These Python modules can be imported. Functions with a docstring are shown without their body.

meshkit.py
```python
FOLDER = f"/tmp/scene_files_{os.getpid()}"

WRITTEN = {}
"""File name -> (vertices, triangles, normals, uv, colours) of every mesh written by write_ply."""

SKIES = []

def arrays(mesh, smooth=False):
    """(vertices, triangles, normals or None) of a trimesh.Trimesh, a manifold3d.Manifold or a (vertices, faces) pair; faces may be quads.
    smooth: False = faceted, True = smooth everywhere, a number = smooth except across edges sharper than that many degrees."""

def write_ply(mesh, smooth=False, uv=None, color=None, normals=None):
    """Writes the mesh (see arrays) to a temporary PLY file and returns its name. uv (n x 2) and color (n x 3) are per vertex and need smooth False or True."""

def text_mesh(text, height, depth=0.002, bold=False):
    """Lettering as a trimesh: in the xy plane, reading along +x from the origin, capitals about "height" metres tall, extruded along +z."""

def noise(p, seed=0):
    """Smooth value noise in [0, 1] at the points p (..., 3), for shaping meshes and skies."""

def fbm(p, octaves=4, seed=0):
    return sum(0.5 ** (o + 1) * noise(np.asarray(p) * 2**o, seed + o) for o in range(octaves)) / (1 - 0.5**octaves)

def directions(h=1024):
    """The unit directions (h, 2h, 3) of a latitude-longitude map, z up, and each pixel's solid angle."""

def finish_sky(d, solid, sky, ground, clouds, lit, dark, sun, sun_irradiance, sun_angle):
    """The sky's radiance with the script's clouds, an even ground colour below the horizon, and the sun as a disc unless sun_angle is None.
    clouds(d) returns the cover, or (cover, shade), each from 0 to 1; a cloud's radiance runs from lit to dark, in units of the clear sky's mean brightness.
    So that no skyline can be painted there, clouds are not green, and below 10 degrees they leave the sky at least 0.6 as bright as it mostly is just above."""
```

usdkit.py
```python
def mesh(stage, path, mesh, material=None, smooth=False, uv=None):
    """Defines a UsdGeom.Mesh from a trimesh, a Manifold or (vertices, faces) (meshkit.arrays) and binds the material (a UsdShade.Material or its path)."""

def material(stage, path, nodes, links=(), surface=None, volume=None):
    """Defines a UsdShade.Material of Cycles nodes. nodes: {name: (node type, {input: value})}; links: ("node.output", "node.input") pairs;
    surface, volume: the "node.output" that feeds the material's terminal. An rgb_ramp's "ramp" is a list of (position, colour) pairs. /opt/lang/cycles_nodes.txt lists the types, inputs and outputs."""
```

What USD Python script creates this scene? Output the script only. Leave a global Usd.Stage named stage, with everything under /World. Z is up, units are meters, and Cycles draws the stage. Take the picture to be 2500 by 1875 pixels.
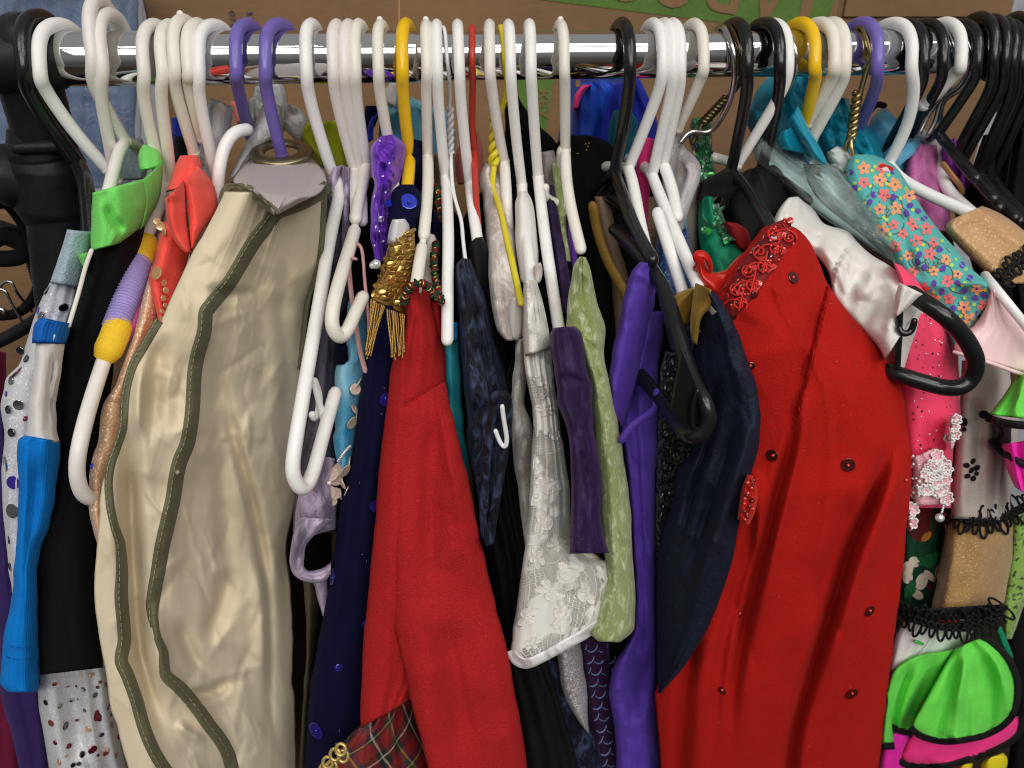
import math, numpy as np, trimesh, usdkit, meshkit
from pxr import Usd, UsdGeom, UsdLux, UsdShade, Gf, Sdf
from scipy.interpolate import PchipInterpolator, LinearNDInterpolator, NearestNDInterpolator
from scipy.spatial import Delaunay
rng = np.random.default_rng(7)
stage = Usd.Stage.CreateInMemory()
UsdGeom.SetStageUpAxis(stage, UsdGeom.Tokens.z); UsdGeom.SetStageMetersPerUnit(stage, 1)
UsdGeom.Xform.Define(stage, '/World'); UsdGeom.Scope.Define(stage, '/World/Looks')
# ---------------------------------------------------------------- camera
F = 1889.0; YAW = math.radians(9); PITCH = math.radians(-25.5)
EYE = np.array([0, -0.55, 1.5244])
FW = np.array([math.sin(YAW)*math.cos(PITCH), math.cos(YAW)*math.cos(PITCH), math.sin(PITCH)])
RT = np.array([math.cos(YAW), -math.sin(YAW), 0.0]); UP = np.cross(RT, FW)
cam = UsdGeom.Camera.Define(stage, '/World/camera')
cam.CreateHorizontalApertureAttr(36.0); cam.CreateVerticalApertureAttr(27.0)
cam.CreateFocalLengthAttr(F/2500*36.0); cam.CreateClippingRangeAttr(Gf.Vec2f(0.01, 50))
cam.CreateFStopAttr(14.0); cam.CreateFocusDistanceAttr(0.42)
cam.CreateExposureAttr(0.0)
m = np.eye(4); m[0, :3] = RT; m[1, :3] = UP; m[2, :3] = -FW; m[3, :3] = EYE
UsdGeom.Xformable(cam).AddTransformOp().Set(Gf.Matrix4d(m))
# ---------------------------------------------------------------- light: ceiling fluorescents, dim room
def lin(h):
    if not isinstance(h, str): return tuple(h)
    c = np.array([int(h[i:i+2], 16) for i in (0, 2, 4)])/255.0
    return tuple(np.where(c <= .04045, c/12.92, ((c+.055)/1.055)**2.4))
def lamp(name, loc, w, h, power, col=(1, .97, .92), look=(0, 0, -1)):
    l = UsdLux.RectLight.Define(stage, '/World/'+name)
    l.CreateWidthAttr(w); l.CreateHeightAttr(h); l.CreateIntensityAttr(power); l.CreateColorAttr(Gf.Vec3f(*col)); l.CreateNormalizeAttr(False)
    d = np.array(look, float); d /= np.linalg.norm(d); z = -d; x = np.cross((0, 1, 0), z); x /= np.linalg.norm(x); y = np.cross(z, x)
    t = np.eye(4); t[0, :3] = x; t[1, :3] = y; t[2, :3] = z; t[3, :3] = loc
    UsdGeom.Xformable(l).AddTransformOp().Set(Gf.Matrix4d(t))
lamp('ceiling_lamp', (-0.75, -1.1, 2.75), 1.2, 0.16, 13.0)
lamp('ceiling_lamp_001', (0.9, -1.0, 2.75), 1.2, 0.45, 5.5)
lamp('ceiling_lamp_002', (0.1, -2.4, 2.75), 2.6, 1.3, 5.3, look=(0, .45, -1))
dome = UsdLux.DomeLight.Define(stage, '/World/room_light')
dm = usdkit.material(stage, '/World/Looks/room_light', {
    't': ('texture_coordinate', {}), 's': ('separate_xyz', {}), 'r': ('rgb_ramp', {'ramp': [(0, (.05, .045, .04)), (.40, (.20, .19, .18)), (.55, (.46, .45, .44)), (1, (.75, .74, .73))]}),
    'm': ('math', {'math_type': 'multiply_add', 'value2': .5, 'value3': .5}), 'b': ('background_shader', {'strength': .38})},
    [('t.generated', 's.vector'), ('s.z', 'm.value1'), ('m.value', 'r.fac'), ('r.color', 'b.color')], surface='b.background')
UsdShade.MaterialBindingAPI.Apply(dome.GetPrim()).Bind(dm)
# ---------------------------------------------------------------- helpers
def P(px, py, y):
    px, py, y = np.broadcast_arrays(np.asarray(px, float), np.asarray(py, float), np.asarray(y, float))
    d = FW + ((px-1250)/F)[..., None]*RT + ((937.5-py)/F)[..., None]*UP
    return EYE + d*((y-EYE[1])/d[..., 1])[..., None]
def Xat(px, y, z):                     # the x at which a point of this depth and height shows in column px
    k = (px-1250)/F; dy, dz = y-EYE[1], z-EYE[2]
    a = RT[0]-k*FW[0]; b = (RT[1]-k*FW[1])*dy + (RT[2]-k*FW[2])*dz
    return -b/a
used = {}
def number(path):
    n = used.get(path, 0); used[path] = n+1
    return path if n == 0 else f'{path}_{n:03d}'
def tag(p, label, cat, group=None, kind=None):
    if label: p.SetCustomDataByKey('label', label)
    if cat: p.SetCustomDataByKey('category', cat)
    if group: p.SetCustomDataByKey('group', group)
    if kind: p.SetCustomDataByKey('kind', kind)
class Thing:
    def __init__(s, name, label, cat, origin, group=None, kind=None):
        s.o = np.asarray(origin, float); s.path = number('/World/'+name)
        x = UsdGeom.Xform.Define(stage, s.path); x.AddTranslateOp().Set(Gf.Vec3d(*map(float, s.o)))
        tag(x.GetPrim(), label, cat, group, kind)
    def add(s, name, mesh, mat, smooth=True, uv=None, parent=None, label=None, kind=None):
        if hasattr(mesh, 'vertices'): mesh = (np.array(mesh.vertices), np.array(mesh.faces))
        v, f = mesh
        path = number((parent or s.path)+'/'+name)
        u = usdkit.mesh(stage, path, (np.asarray(v, float)-s.o, f), MAT(mat), smooth=smooth, uv=uv)
        u.CreateDoubleSidedAttr(True)
        tag(u.GetPrim(), label, None, None, kind)
        return path
def join(ms):
    ms = [((np.array(m.vertices), np.array(m.faces)) if hasattr(m, 'vertices') else m) for m in ms]
    ms = [(v, np.vstack([f[:, [0, 1, 2]], f[:, [0, 2, 3]]]) if f.shape[1] == 4 else f) for v, f in ms]
    at = np.cumsum([0]+[len(v) for v, f in ms])
    return np.vstack([v for v, f in ms]), np.vstack([f+a for (v, f), a in zip(ms, at)])
def pts(s):
    return np.array([[float(c) for c in p.split(',')] for p in s.split()])
def spline(p, n, hard=False):
    p = np.asarray(p, float); t = np.r_[0, np.cumsum(np.linalg.norm(np.diff(p, axis=0), axis=1)+1e-9)]; t /= t[-1]
    q = np.linspace(0, 1, n)
    if hard or len(p) < 3: return np.stack([np.interp(q, t, c) for c in p.T], 1)
    return np.stack([PchipInterpolator(t, c)(q) for c in p.T], 1)
def catmull(p, n):
    p = np.asarray(p, float)
    if len(p) < 3: return spline(p, n, True)
    from scipy.interpolate import CubicSpline
    t = np.r_[0, np.cumsum(np.sqrt(np.linalg.norm(np.diff(p, axis=0), axis=1))+1e-9)]; t /= t[-1]
    return CubicSpline(t, p, bc_type='natural')(np.linspace(0, 1, n))
def tube(p, r, k=12, flat=1.0, closed=False):
    p = np.asarray(p, float); n = len(p); r = np.broadcast_to(np.asarray(r, float), (n,)).copy()
    if not closed:                     # rounded ends
        d0 = p[0]-p[1]; d0 /= np.linalg.norm(d0)+1e-12; d1 = p[-1]-p[-2]; d1 /= np.linalg.norm(d1)+1e-12
        p = np.vstack([p[0]+d0*r[0]*.95, p[0]+d0*r[0]*.7, p, p[-1]+d1*r[-1]*.7, p[-1]+d1*r[-1]*.95])
        r = np.r_[r[0]*.3, r[0]*.72, r, r[-1]*.72, r[-1]*.3]; n += 4
    t = np.gradient(p, axis=0) if not closed else np.roll(p, -1, 0)-np.roll(p, 1, 0)
    t /= np.linalg.norm(t, axis=1)[:, None]+1e-12
    u = np.cross(t[0], (0.31, .2, .93)); u /= np.linalg.norm(u); U = []
    for i in range(n):
        u = u-t[i]*(u@t[i]); u /= np.linalg.norm(u)+1e-12; U.append(u)
    U = np.array(U); W = np.cross(t, U); a = np.linspace(0, 2*np.pi, k, endpoint=False)
    rs = np.ones(k)
    if k == 14: rs[[0, 7]] = 1.08       # the mould's parting line
    v = (p[:, None]+(r[:, None]*rs[None])[..., None]*(U[:, None]*np.cos(a)[None, :, None]+flat*W[:, None]*np.sin(a)[None, :, None])).reshape(-1, 3)
    f = []
    for i in range(n if closed else n-1):
        j = (i+1) % n
        q = np.arange(k); q2 = (q+1) % k
        f += [np.stack([i*k+q, i*k+q2, j*k+q2], 1), np.stack([i*k+q, j*k+q2, j*k+q], 1)]
    if not closed:
        v = np.vstack([v, p[0], p[-1]]); q = np.arange(k); q2 = (q+1) % k; e = (n-1)*k
        f += [np.stack([q2, q, np.full(k, n*k)], 1), np.stack([e+q, e+q2, np.full(k, n*k+1)], 1)]
    return v, np.vstack(f)
def ptube(spec, r, n=None, **k):       # a tube through "px,py,depth" points
    q = pts(spec) if isinstance(spec, str) else np.asarray(spec, float)
    q3 = P(q[:, 0], q[:, 1], q[:, 2])
    n = n or 8*len(q)
    return tube(catmull(q3, n) if len(q) > 2 else spline(q3, n, True), r, **k)
# ---------------------------------------------------------------- materials
MATS = {}
def MAT(n): return MATS[n]
def mat(name, nodes, links, surface='p.BSDF', volume=None):
    MATS[name] = usdkit.material(stage, '/World/Looks/'+name, nodes, links, surface=surface, volume=volume)
def mul(c, k): return tuple(min(1, x*k) for x in c)
def plastic(name, h, rough=.36, spec=.42):
    c = lin(h)
    mat(name, {'g': ('geometry', {}), 'n': ('noise_texture', {'scale': 75, 'detail': 6, 'roughness': .65}), 'r': ('rgb_ramp', {'ramp': [(.28, mul(c, .90)), (.45, mul(c, .98)), (.7, c)]}),
        'n2': ('noise_texture', {'scale': 420, 'detail': 2}), 'b': ('bump', {'strength': .06, 'distance': .002}),
        'rr': ('map_range', {'from_min': .3, 'from_max': .7, 'to_min': rough*.75, 'to_max': rough*1.35}),
        'p': ('principled_bsdf', {'specular_ior_level': spec})},
        [('g.position', 'n.vector'), ('g.position', 'n2.vector'), ('n.fac', 'r.fac'), ('r.color', 'p.base_color'), ('n.fac', 'rr.value'), ('rr.result', 'p.roughness'), ('n2.fac', 'b.height'), ('b.normal', 'p.normal')])
def cloth(name, h, rough=.8, sheen=.3, tint=None, weave=1000, bump=.55, var=.14, vs=35, metal=0, stripes=0, sub=0, spec=.3, fuzz=None):
    """fabric: slow tone variation, a fine weave, sheen; stripes = ribs per metre along u"""
    c = lin(h); t = lin(tint) if tint else mul(c, 1.8)
    nodes = {'g': ('geometry', {}), 'n': ('noise_texture', {'scale': vs, 'detail': 4, 'roughness': .6}), 'r': ('rgb_ramp', {'ramp': [(.28, mul(c, 1-var)), (.72, mul(c, 1+var))]}),
        'w': ('noise_texture', {'scale': weave, 'detail': 2, 'roughness': .7}), 'b': ('bump', {'strength': bump, 'distance': .0012}),
        'mx': ('mix_color', {'blend_type': 'overlay', 'fac': .35}),
        'p': ('principled_bsdf', {'roughness': rough, 'sheen_weight': sheen, 'sheen_roughness': .35, 'sheen_tint': t, 'metallic': metal, 'specular_ior_level': spec})}
    links = [('g.position', 'n.vector'), ('g.position', 'w.vector'), ('n.fac', 'r.fac'), ('r.color', 'mx.a'), ('w.fac', 'mx.b'), ('mx.result', 'p.base_color'), ('b.normal', 'p.normal')]
    if stripes:
        nodes['t'] = ('texture_coordinate', {}); nodes['wv'] = ('wave_texture', {'scale': stripes*math.pi/10/2, 'distortion': .6, 'detail': 1})
        nodes['ad'] = ('math', {'math_type': 'add'})
        links += [('t.UV', 'wv.vector'), ('wv.fac', 'ad.value1'), ('w.fac', 'ad.value2'), ('ad.value', 'b.height')]
    else: links += [('w.fac', 'b.height')]
    mat(name, nodes, links)
def velvet(name, h, light=None, scale=70, lo=.42, hi=.68, rough=.45, dist=1.5, stretch=(1, 1, .45), sheen=.7, bump=.5):
    """pile cloth, crushed: the pile lies in patches that are lighter or darker"""
    c = lin(h); l = lin(light) if light else mul(c, 2.2)
    mat(name, {'g': ('geometry', {}), 'mp': ('mapping', {'scale': stretch}), 'n': ('noise_texture', {'scale': scale, 'detail': 5, 'roughness': .6, 'distortion': dist}),
        'r': ('rgb_ramp', {'ramp': [(lo, c), (hi, l)]}), 'w': ('noise_texture', {'scale': 1300, 'detail': 2, 'roughness': .8}),
        'mx': ('mix_color', {'blend_type': 'overlay', 'fac': .6}), 'ad': ('math', {'math_type': 'multiply_add', 'value2': .35}),
        'b': ('bump', {'strength': bump, 'distance': .003}), 'p': ('principled_bsdf', {'roughness': rough, 'sheen_weight': sheen, 'sheen_roughness': .3, 'sheen_tint': l, 'specular_ior_level': .3})},
        [('g.position', 'mp.vector'), ('mp.vector', 'n.vector'), ('g.position', 'w.vector'), ('n.fac', 'r.fac'), ('r.color', 'mx.a'), ('w.fac', 'mx.b'), ('mx.result', 'p.base_color'),
         ('w.fac', 'ad.value1'), ('n.fac', 'ad.value3'), ('ad.value', 'b.height'), ('b.normal', 'p.normal')])
def glitter(name, h, flake, scale=1400, amount=.75, rough=.3, metal=.0, k=.9):
    c, fl = lin(h), lin(flake)
    mat(name, {'g': ('geometry', {}), 'v': ('voronoi_texture', {'scale': scale}), 's': ('separate_color', {}), 'r': ('rgb_ramp', {'ramp': [(amount, c), (min(1, amount+.06), fl)]}),
        'n': ('noise_texture', {'scale': 40, 'detail': 3}), 'hs': ('mix_color', {'blend_type': 'overlay', 'fac': .3}),
        'sub': ('vector_math', {'math_type': 'subtract', 'vector2': (.5, .5, .5)}), 'sc': ('vector_math', {'math_type': 'scale', 'scale': k}), 'ad': ('vector_math', {'math_type': 'add'}), 'no': ('vector_math', {'math_type': 'normalize'}),
        'p': ('principled_bsdf', {'roughness': rough, 'metallic': metal, 'sheen_weight': .2, 'specular_ior_level': .8})},
        [('g.position', 'v.vector'), ('g.position', 'n.vector'), ('v.color', 's.color'), ('s.r', 'r.fac'), ('r.color', 'hs.a'), ('n.fac', 'hs.b'), ('hs.result', 'p.base_color'),
         ('v.color', 'sub.vector1'), ('sub.vector', 'sc.vector1'), ('sc.vector', 'ad.vector1'), ('g.normal', 'ad.vector2'), ('ad.vector', 'no.vector1'), ('no.vector', 'p.normal')])
def film(name, h, haze=.25, bump=.6, scale=45, rough=.12):
    c = lin(h)
    mat(name, {'g': ('geometry', {}), 'n': ('noise_texture', {'scale': scale, 'detail': 6, 'roughness': .62, 'distortion': 1.2}), 'b': ('bump', {'strength': bump, 'distance': .012}),
        't': ('transparent_bsdf', {'color': (.96, .97, .97)}), 'd': ('diffuse_bsdf', {'color': c}), 'gl': ('glossy_bsdf', {'roughness': rough, 'color': (.9, .9, .9)}), 'fr': ('layer_weight', {'blend': .2}),
        'hz': ('map_range', {'from_min': .35, 'from_max': .75, 'to_min': haze*.5, 'to_max': haze*1.5}),
        'm1': ('mix_closure', {}), 'm2': ('mix_closure', {})},
        [('g.position', 'n.vector'), ('n.fac', 'b.height'), ('b.normal', 'gl.normal'), ('b.normal', 'fr.normal') if False else ('b.normal', 'd.normal'), ('n.fac', 'hz.value'), ('hz.result', 'm1.fac'), ('t.BSDF', 'm1.closure1'), ('d.BSDF', 'm1.closure2'),
         ('fr.fresnel', 'm2.fac'), ('m1.closure', 'm2.closure1'), ('gl.BSDF', 'm2.closure2')], surface='m2.closure')
def shiny(name, h, rough=.12, metal=0., coat=.6, spec=.5, trans=0.):
    mat(name, {'p': ('principled_bsdf', {'base_color': lin(h), 'roughness': rough, 'metallic': metal, 'coat_weight': coat, 'specular_ior_level': spec, 'transmission_weight': trans})}, [])
plastic('white_plastic', (.86, .85, .84)); plastic('ivory_plastic', (.80, .77, .69)); plastic('old_white_plastic', (.78, .74, .70), .35)
plastic('purple_plastic', '7364b4', .25); plastic('yellow_plastic', 'eebf1c', .25); plastic('black_plastic', (.008, .008, .009), .22, .5); plastic('matte_black', (.007, .007, .008), .5, .35)
plastic('red_wire', 'b5382c', .3); plastic('yellow_wire', 'd9c832', .3); plastic('white_wire', (.8, .8, .82), .2)
mat('chrome', {'g': ('geometry', {}), 'n': ('noise_texture', {'scale': 90, 'detail': 4}), 'rr': ('map_range', {'from_min': .4, 'from_max': .8, 'to_min': .02, 'to_max': .12}), 'p': ('principled_bsdf', {'base_color': (.78, .79, .80), 'metallic': 1.0})},
    [('g.position', 'n.vector'), ('n.fac', 'rr.value'), ('rr.result', 'p.roughness')])
shiny('steel_wire', (.5, .5, .5), .2, 1.); shiny('brass', (.42, .32, .15), .32, 1., 0); shiny('antique_brass', (.30, .25, .15), .38, 1., 0); shiny('dark_wire', (.16, .12, .06), .35, 1., 0)
mat('cardboard', {'g': ('geometry', {}), 'mp': ('mapping', {'scale': (1, 1, 3)}), 'n': ('noise_texture', {'scale': 60, 'detail': 6, 'roughness': .65}), 'n2': ('noise_texture', {'scale': 6, 'detail': 4}),
    'r': ('rgb_ramp', {'ramp': [(.3, lin('7a5d41')), (.7, lin('8c6b4a'))]}), 'mx': ('mix_color', {'blend_type': 'overlay', 'fac': .22}), 'b': ('bump', {'strength': .15, 'distance': .002}), 'p': ('principled_bsdf', {'roughness': .85})},
    [('g.position', 'mp.vector'), ('mp.vector', 'n.vector'), ('g.position', 'n2.vector'), ('n2.fac', 'r.fac'), ('r.color', 'mx.a'), ('n.fac', 'mx.b'), ('mx.result', 'p.base_color'), ('n.fac', 'b.height'), ('b.normal', 'p.normal')])
cloth('green_ink', '5a7836', .8, 0, bump=.05, weave=600, var=.12); cloth('blue_ink', '2f3a78', .8, 0, bump=.05); cloth('purple_ink', '40356a', .8, 0, bump=.05); cloth('white_wall', 'c9ccd6', .9, 0)
# cloths
cloth('lime_spandex', '78dc68', .72, .25, 'c8ffb0', 1100, .45, spec=.2); cloth('lime_satin', '6cdc54', .85, .15, 'c8ffb0', 1000, .6, spec=.12); cloth('black_cloth', (.006, .006, .007), .95, .06, '202024', 1000, .7, spec=.15); cloth('black_trim', (.006, .006, .007), .6, .1, '202028', 1300, .7)
cloth('blue_knit', '0a78d0', .9, .15, '50b0ff', 900, .2, stripes=900, spec=.15); cloth('blue_band', '0a5fb4', .85, .2, None, 900, .22, stripes=1000); cloth('white_cloth', (.74, .71, .68), .85, .2, 'ffffff', 1300, .15, .05)
cloth('white_satin', (.78, .77, .78), .35, .2, 'ffffff', 1400, .1, .05); cloth('fleece', '9fb3bf', .95, .6, 'd0e0ea', 700, .8, .12)
cloth('maroon', '6d1236', .8, .6, 'c05080', 900, .4); cloth('eggplant', '33205a', .75, .3, '7058a0', 1300, .2)
cloth('coral', 'f8584e', .9, .4, 'ffa898', 1000, .6, .1, spec=.15); cloth('coral_pink', 'f5867e', .8, .4, 'ffc0b0', 1200, .2)
cloth('lilac_rib', 'a295cf', .6, .3, 'd8d0ff', 1500, .15); cloth('yellow_cuff', 'eac02c', .75, .3, 'fff0a0', 900, .35, .1, stripes=1000); cloth('pink_cloth', 'e56ab0', .7, .4, 'ffb0e0', 1200, .2); cloth('hot_magenta', 'f230b4', .45, .4, 'ff90e8', 1500, .12); cloth('hot_rose', 'f7398a', .7, .3, 'ff90c0', 1500, .12)
cloth('grey_satin', 'aca3a3', .38, .3, 'f0e8f0', 1300, .12, .04, stripes=700); cloth('olive_tape', '66654c', .7, .3, 'a09c80', 1400, .5, .1, stripes=900)
cloth('thread', '9c987c', .8, 0); cloth('taupe', '5e5342', .8, .2); cloth('brown_dark', '30231a', .85, .2)
velvet('lavender_velvet', '6d6278', 'c2b2cc', 90, .42, .64, .4, .8); velvet('grey_violet_velvet', '34303c', '625a6e', 60); velvet('navy_crush', '090b14', '4c5a80', 110, .48, .74, .4, 1.2, sheen=.3, bump=.8); velvet('lime_velvet', '95a25e', 'f0f3d0', 190, .50, .72, .3, .6, stretch=(1, 1, .6), bump=1.); velvet('cream_velvet', 'cdbcb4', 'fff8f4', 110, .45, .66, .35, .8, bump=.8)
velvet('silver_velvet', '8f8a86', 'd6d2cc', 90, .4, .66, .3, 1.5); velvet('blue_crush', '0d3a86', '2f86b8', 55, .4, .7); velvet('teal_crush', '0c6f86', '3aa6ac', 55, .4, .7); velvet('purple_velvet', '28153c', '5c447a', 90, .48, .85, .55, .7, sheen=.6)
velvet('dark_velvet', '050506', '121215', 60, .4, .75, .7, 1., sheen=.12); velvet('midnight_velvet', '090f20', '141f38', 260, .35, .8, .65, .2, sheen=.4, stretch=(1, 1, .8)); velvet('royal_velvet', '1d2aa8', '3c55e0', 50, .4, .75, .5, 1.); velvet('cobalt_velvet', '14309e', '2c62d8', 50); velvet('rose_velvet', 'b45a96', 'd987bd', 60, .4, .75, .6, 1.); velvet('plum_velvet', '62207a', 'a040b4', 70)
velvet('cyan_velvet', '3c9fd0', '9fd6ee', 40, .4, .75, .5, 1.); velvet('sea_velvet', '1d5d70', '2f8090', 60); velvet('emerald_velvet', '0b6a4c', '14946c', 50, .4, .75, .55)
cloth('navy_velour', '0a0a2c', .95, .12, '2c2c78', 900, .6, spec=.15); cloth('red_velour', 'a81d1f', .9, .22, 'e85048', 800, .8, .12, spec=.2)
cloth('red_rib', 'a81d1f', .9, .22, 'e85048', 800, .4, .12, stripes=900, spec=.2); cloth('red_coat', 'a8140d', .9, .14, 'e84830', 900, .5, .08, spec=.2); cloth('red_satin', 'c02018', .25, .3, 'ff8070', 1300, .1); cloth('red_cord', 'c8241e', .5, .3, 'ff8070', 1500, .3); cloth('dark_red', '7c1216', .7, .4, 'c04048', 1000, .3)
cloth('purple_spandex', '5739a6', .6, .35, '8a70e0', 1000, .7, .14, 60); cloth('violet_satin', '6a34b4', .3, .5, 'b080ff', 1400, .12); cloth('satin_blue_light', '74bcd8', .35, .4, 'd0f0ff', 1300, .12); cloth('turquoise_satin', '0f86a2', .32, .4, '60d8f0', 1300, .12); cloth('turquoise_dark', '135f74', .5, .4, '40a0b8', 1000, .3)
cloth('gold_velvet', '8f6f2e', .6, .5, 'd0b060', 900, .4); cloth('tan_cloth', 'c79a62', .8, .3, 'f0d0a0', 900, .25); cloth('skin_lining', 'a38a72', .8, .3); cloth('cream_panel', 'd3cbbb', .7, .2); cloth('pale_pink', 'efcfd0', .6, .3, 'fff0f0', 1300, .12, .05); cloth('pink_elastic', 'c79a9a', .75, .3, None, 1200, .5, stripes=900)
cloth('teal_print', '58b2ae', .6, .3, 'a0f0e8', 1300, .15, .06); cloth('print_coral', 'f47a7c', .7, .15); cloth('print_orange', 'f2a676', .7, .15); cloth('print_purple', '6446ae', .7, .15); cloth('print_yellow', 'bfe05c', .7, .15); cloth('print_brown', '6f7a6a', .65, .2); cloth('gray_satin', 'b8b0aa', .45, .4, 'e0d8d0', 1300, .15)
cloth('holly_ground', '5c1114', .7, .2); cloth('holly_green', '12402a', .7, .1, var=.45, vs=90); cloth('holly_cream', 'ded2bd', .7, .2); cloth('holly_gold', 'b5762c', .7, .2, var=.4, vs=80); cloth('dark_print', '2a1330', .6, .4, '604070', 1200, .2); cloth('scale_line', '6c7db0', .6, .2); cloth('lemon_satin', 'f2dc2e', .45, .3)
glitter('nude_glitter', 'cba07a', 'ffe6c8', 1100, .9, .35, 0, .5); glitter('tan_glitter', 'bd9160', 'ffe0b0', 1300, .94, .45, 0, .35); glitter('gold_glitter', 'aa8350', 'ffe2b0', 1700, .94, .4, .0, .45); glitter('silver_lame', 'a8a2a4', 'f2eef2', 1300, .7, .25, .3, .6); glitter('holo_white', 'c6c6cc', 'e8e8ee', 1300, .88, .4, 0, .22); glitter('black_sequin', '070607', '5a5048', 500, .94, .2, 0, 1.1); glitter('green_sequin', '0a5a34', '4ae08a', 420, .82, .15, .3, 1.2); cloth('pink_sequin', (1.0, .07, .17), .55, .4, 'ff90b0', 1200, .3, .06); glitter('purple_sequin', '5c2a9c', 'b48af0', 600, .9, .25, 0, .7); glitter('green_speckle', '86b04a', '2c3a1a', 330, .78, .6, 0, .2)
glitter('denim_glitter', '0b3c80', '3f8fc0', 700, .8, .4, 0, .5); glitter('teal_glitter', '1a6a80', '40c0c8', 700, .7, .4, 0, .5)
shiny('gold_sequin', (.50, .30, .07), .22, .75, .5); shiny('gold_bead', (.42, .25, .06), .2, .8, .5); shiny('holo_dark', (.05, .055, .06), .08, .9, 1); shiny('holo_red', (.22, .02, .06), .1, .8, 1); shiny('holo_silver', (.45, .46, .45), .08, 1, 1); shiny('holo_violet', (.08, .03, .5), .1, .7, 1); shiny('holo_copper', (.5, .16, .08), .1, .8, 1); shiny('blue_sequin', (.012, .03, .45), .2, .2, .8); shiny('indigo_sequin', (.02, .015, .2), .15, .2, .8); shiny('red_sequin', (.07, .005, .005), .12, .3, 1); shiny('red_bead', (.6, .05, .04), .1, .2, 1); shiny('pearl_sequin', (.72, .56, .46), .25, .1, .6); shiny('pearl', (.8, .72, .7), .18, .1, .8); shiny('crystal', (.85, .87, .9), .05, .6, 1); shiny('gold_braid', (.55, .42, .16), .35, .6, 0); shiny('amber_sequin', (.62, .36, .18), .2, .3, .8); shiny('green_bead', (.05, .5, .08), .12, .2, 1); shiny('label_silver', (.6, .6, .56), .4, .3, 0)
film('clear_film', 'd8dde2', .16); film('teal_film', 'e0f0f0', .10, .35, 22, .1); film('white_film', 'eeeef2', .75, .4, 40); film('blue_film', 'c0cad8', .12, .7, 30)
mat('clear_plastic', {'t': ('transparent_bsdf', {'color': (.9, .88, .88)}), 'd': ('principled_bsdf', {'base_color': (.75, .73, .75), 'roughness': .1, 'specular_ior_level': .8}), 'fr': ('layer_weight', {'blend': .45}), 'a': ('math', {'math_type': 'multiply_add', 'value2': .8, 'value3': .18, 'use_clamp': True}), 'm': ('mix_closure', {})},
    [('fr.fresnel', 'a.value1'), ('a.value', 'm.fac'), ('t.BSDF', 'm.closure1'), ('d.BSDF', 'm.closure2')], surface='m.closure')
mat('smoke_plastic', {'t': ('transparent_bsdf', {'color': (.30, .31, .26)}), 'd': ('principled_bsdf', {'base_color': (.01, .01, .01), 'roughness': .12, 'specular_ior_level': .6}), 'm': ('mix_closure', {'fac': .55})}, [('t.BSDF', 'm.closure1'), ('d.BSDF', 'm.closure2')], surface='m.closure')
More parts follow.
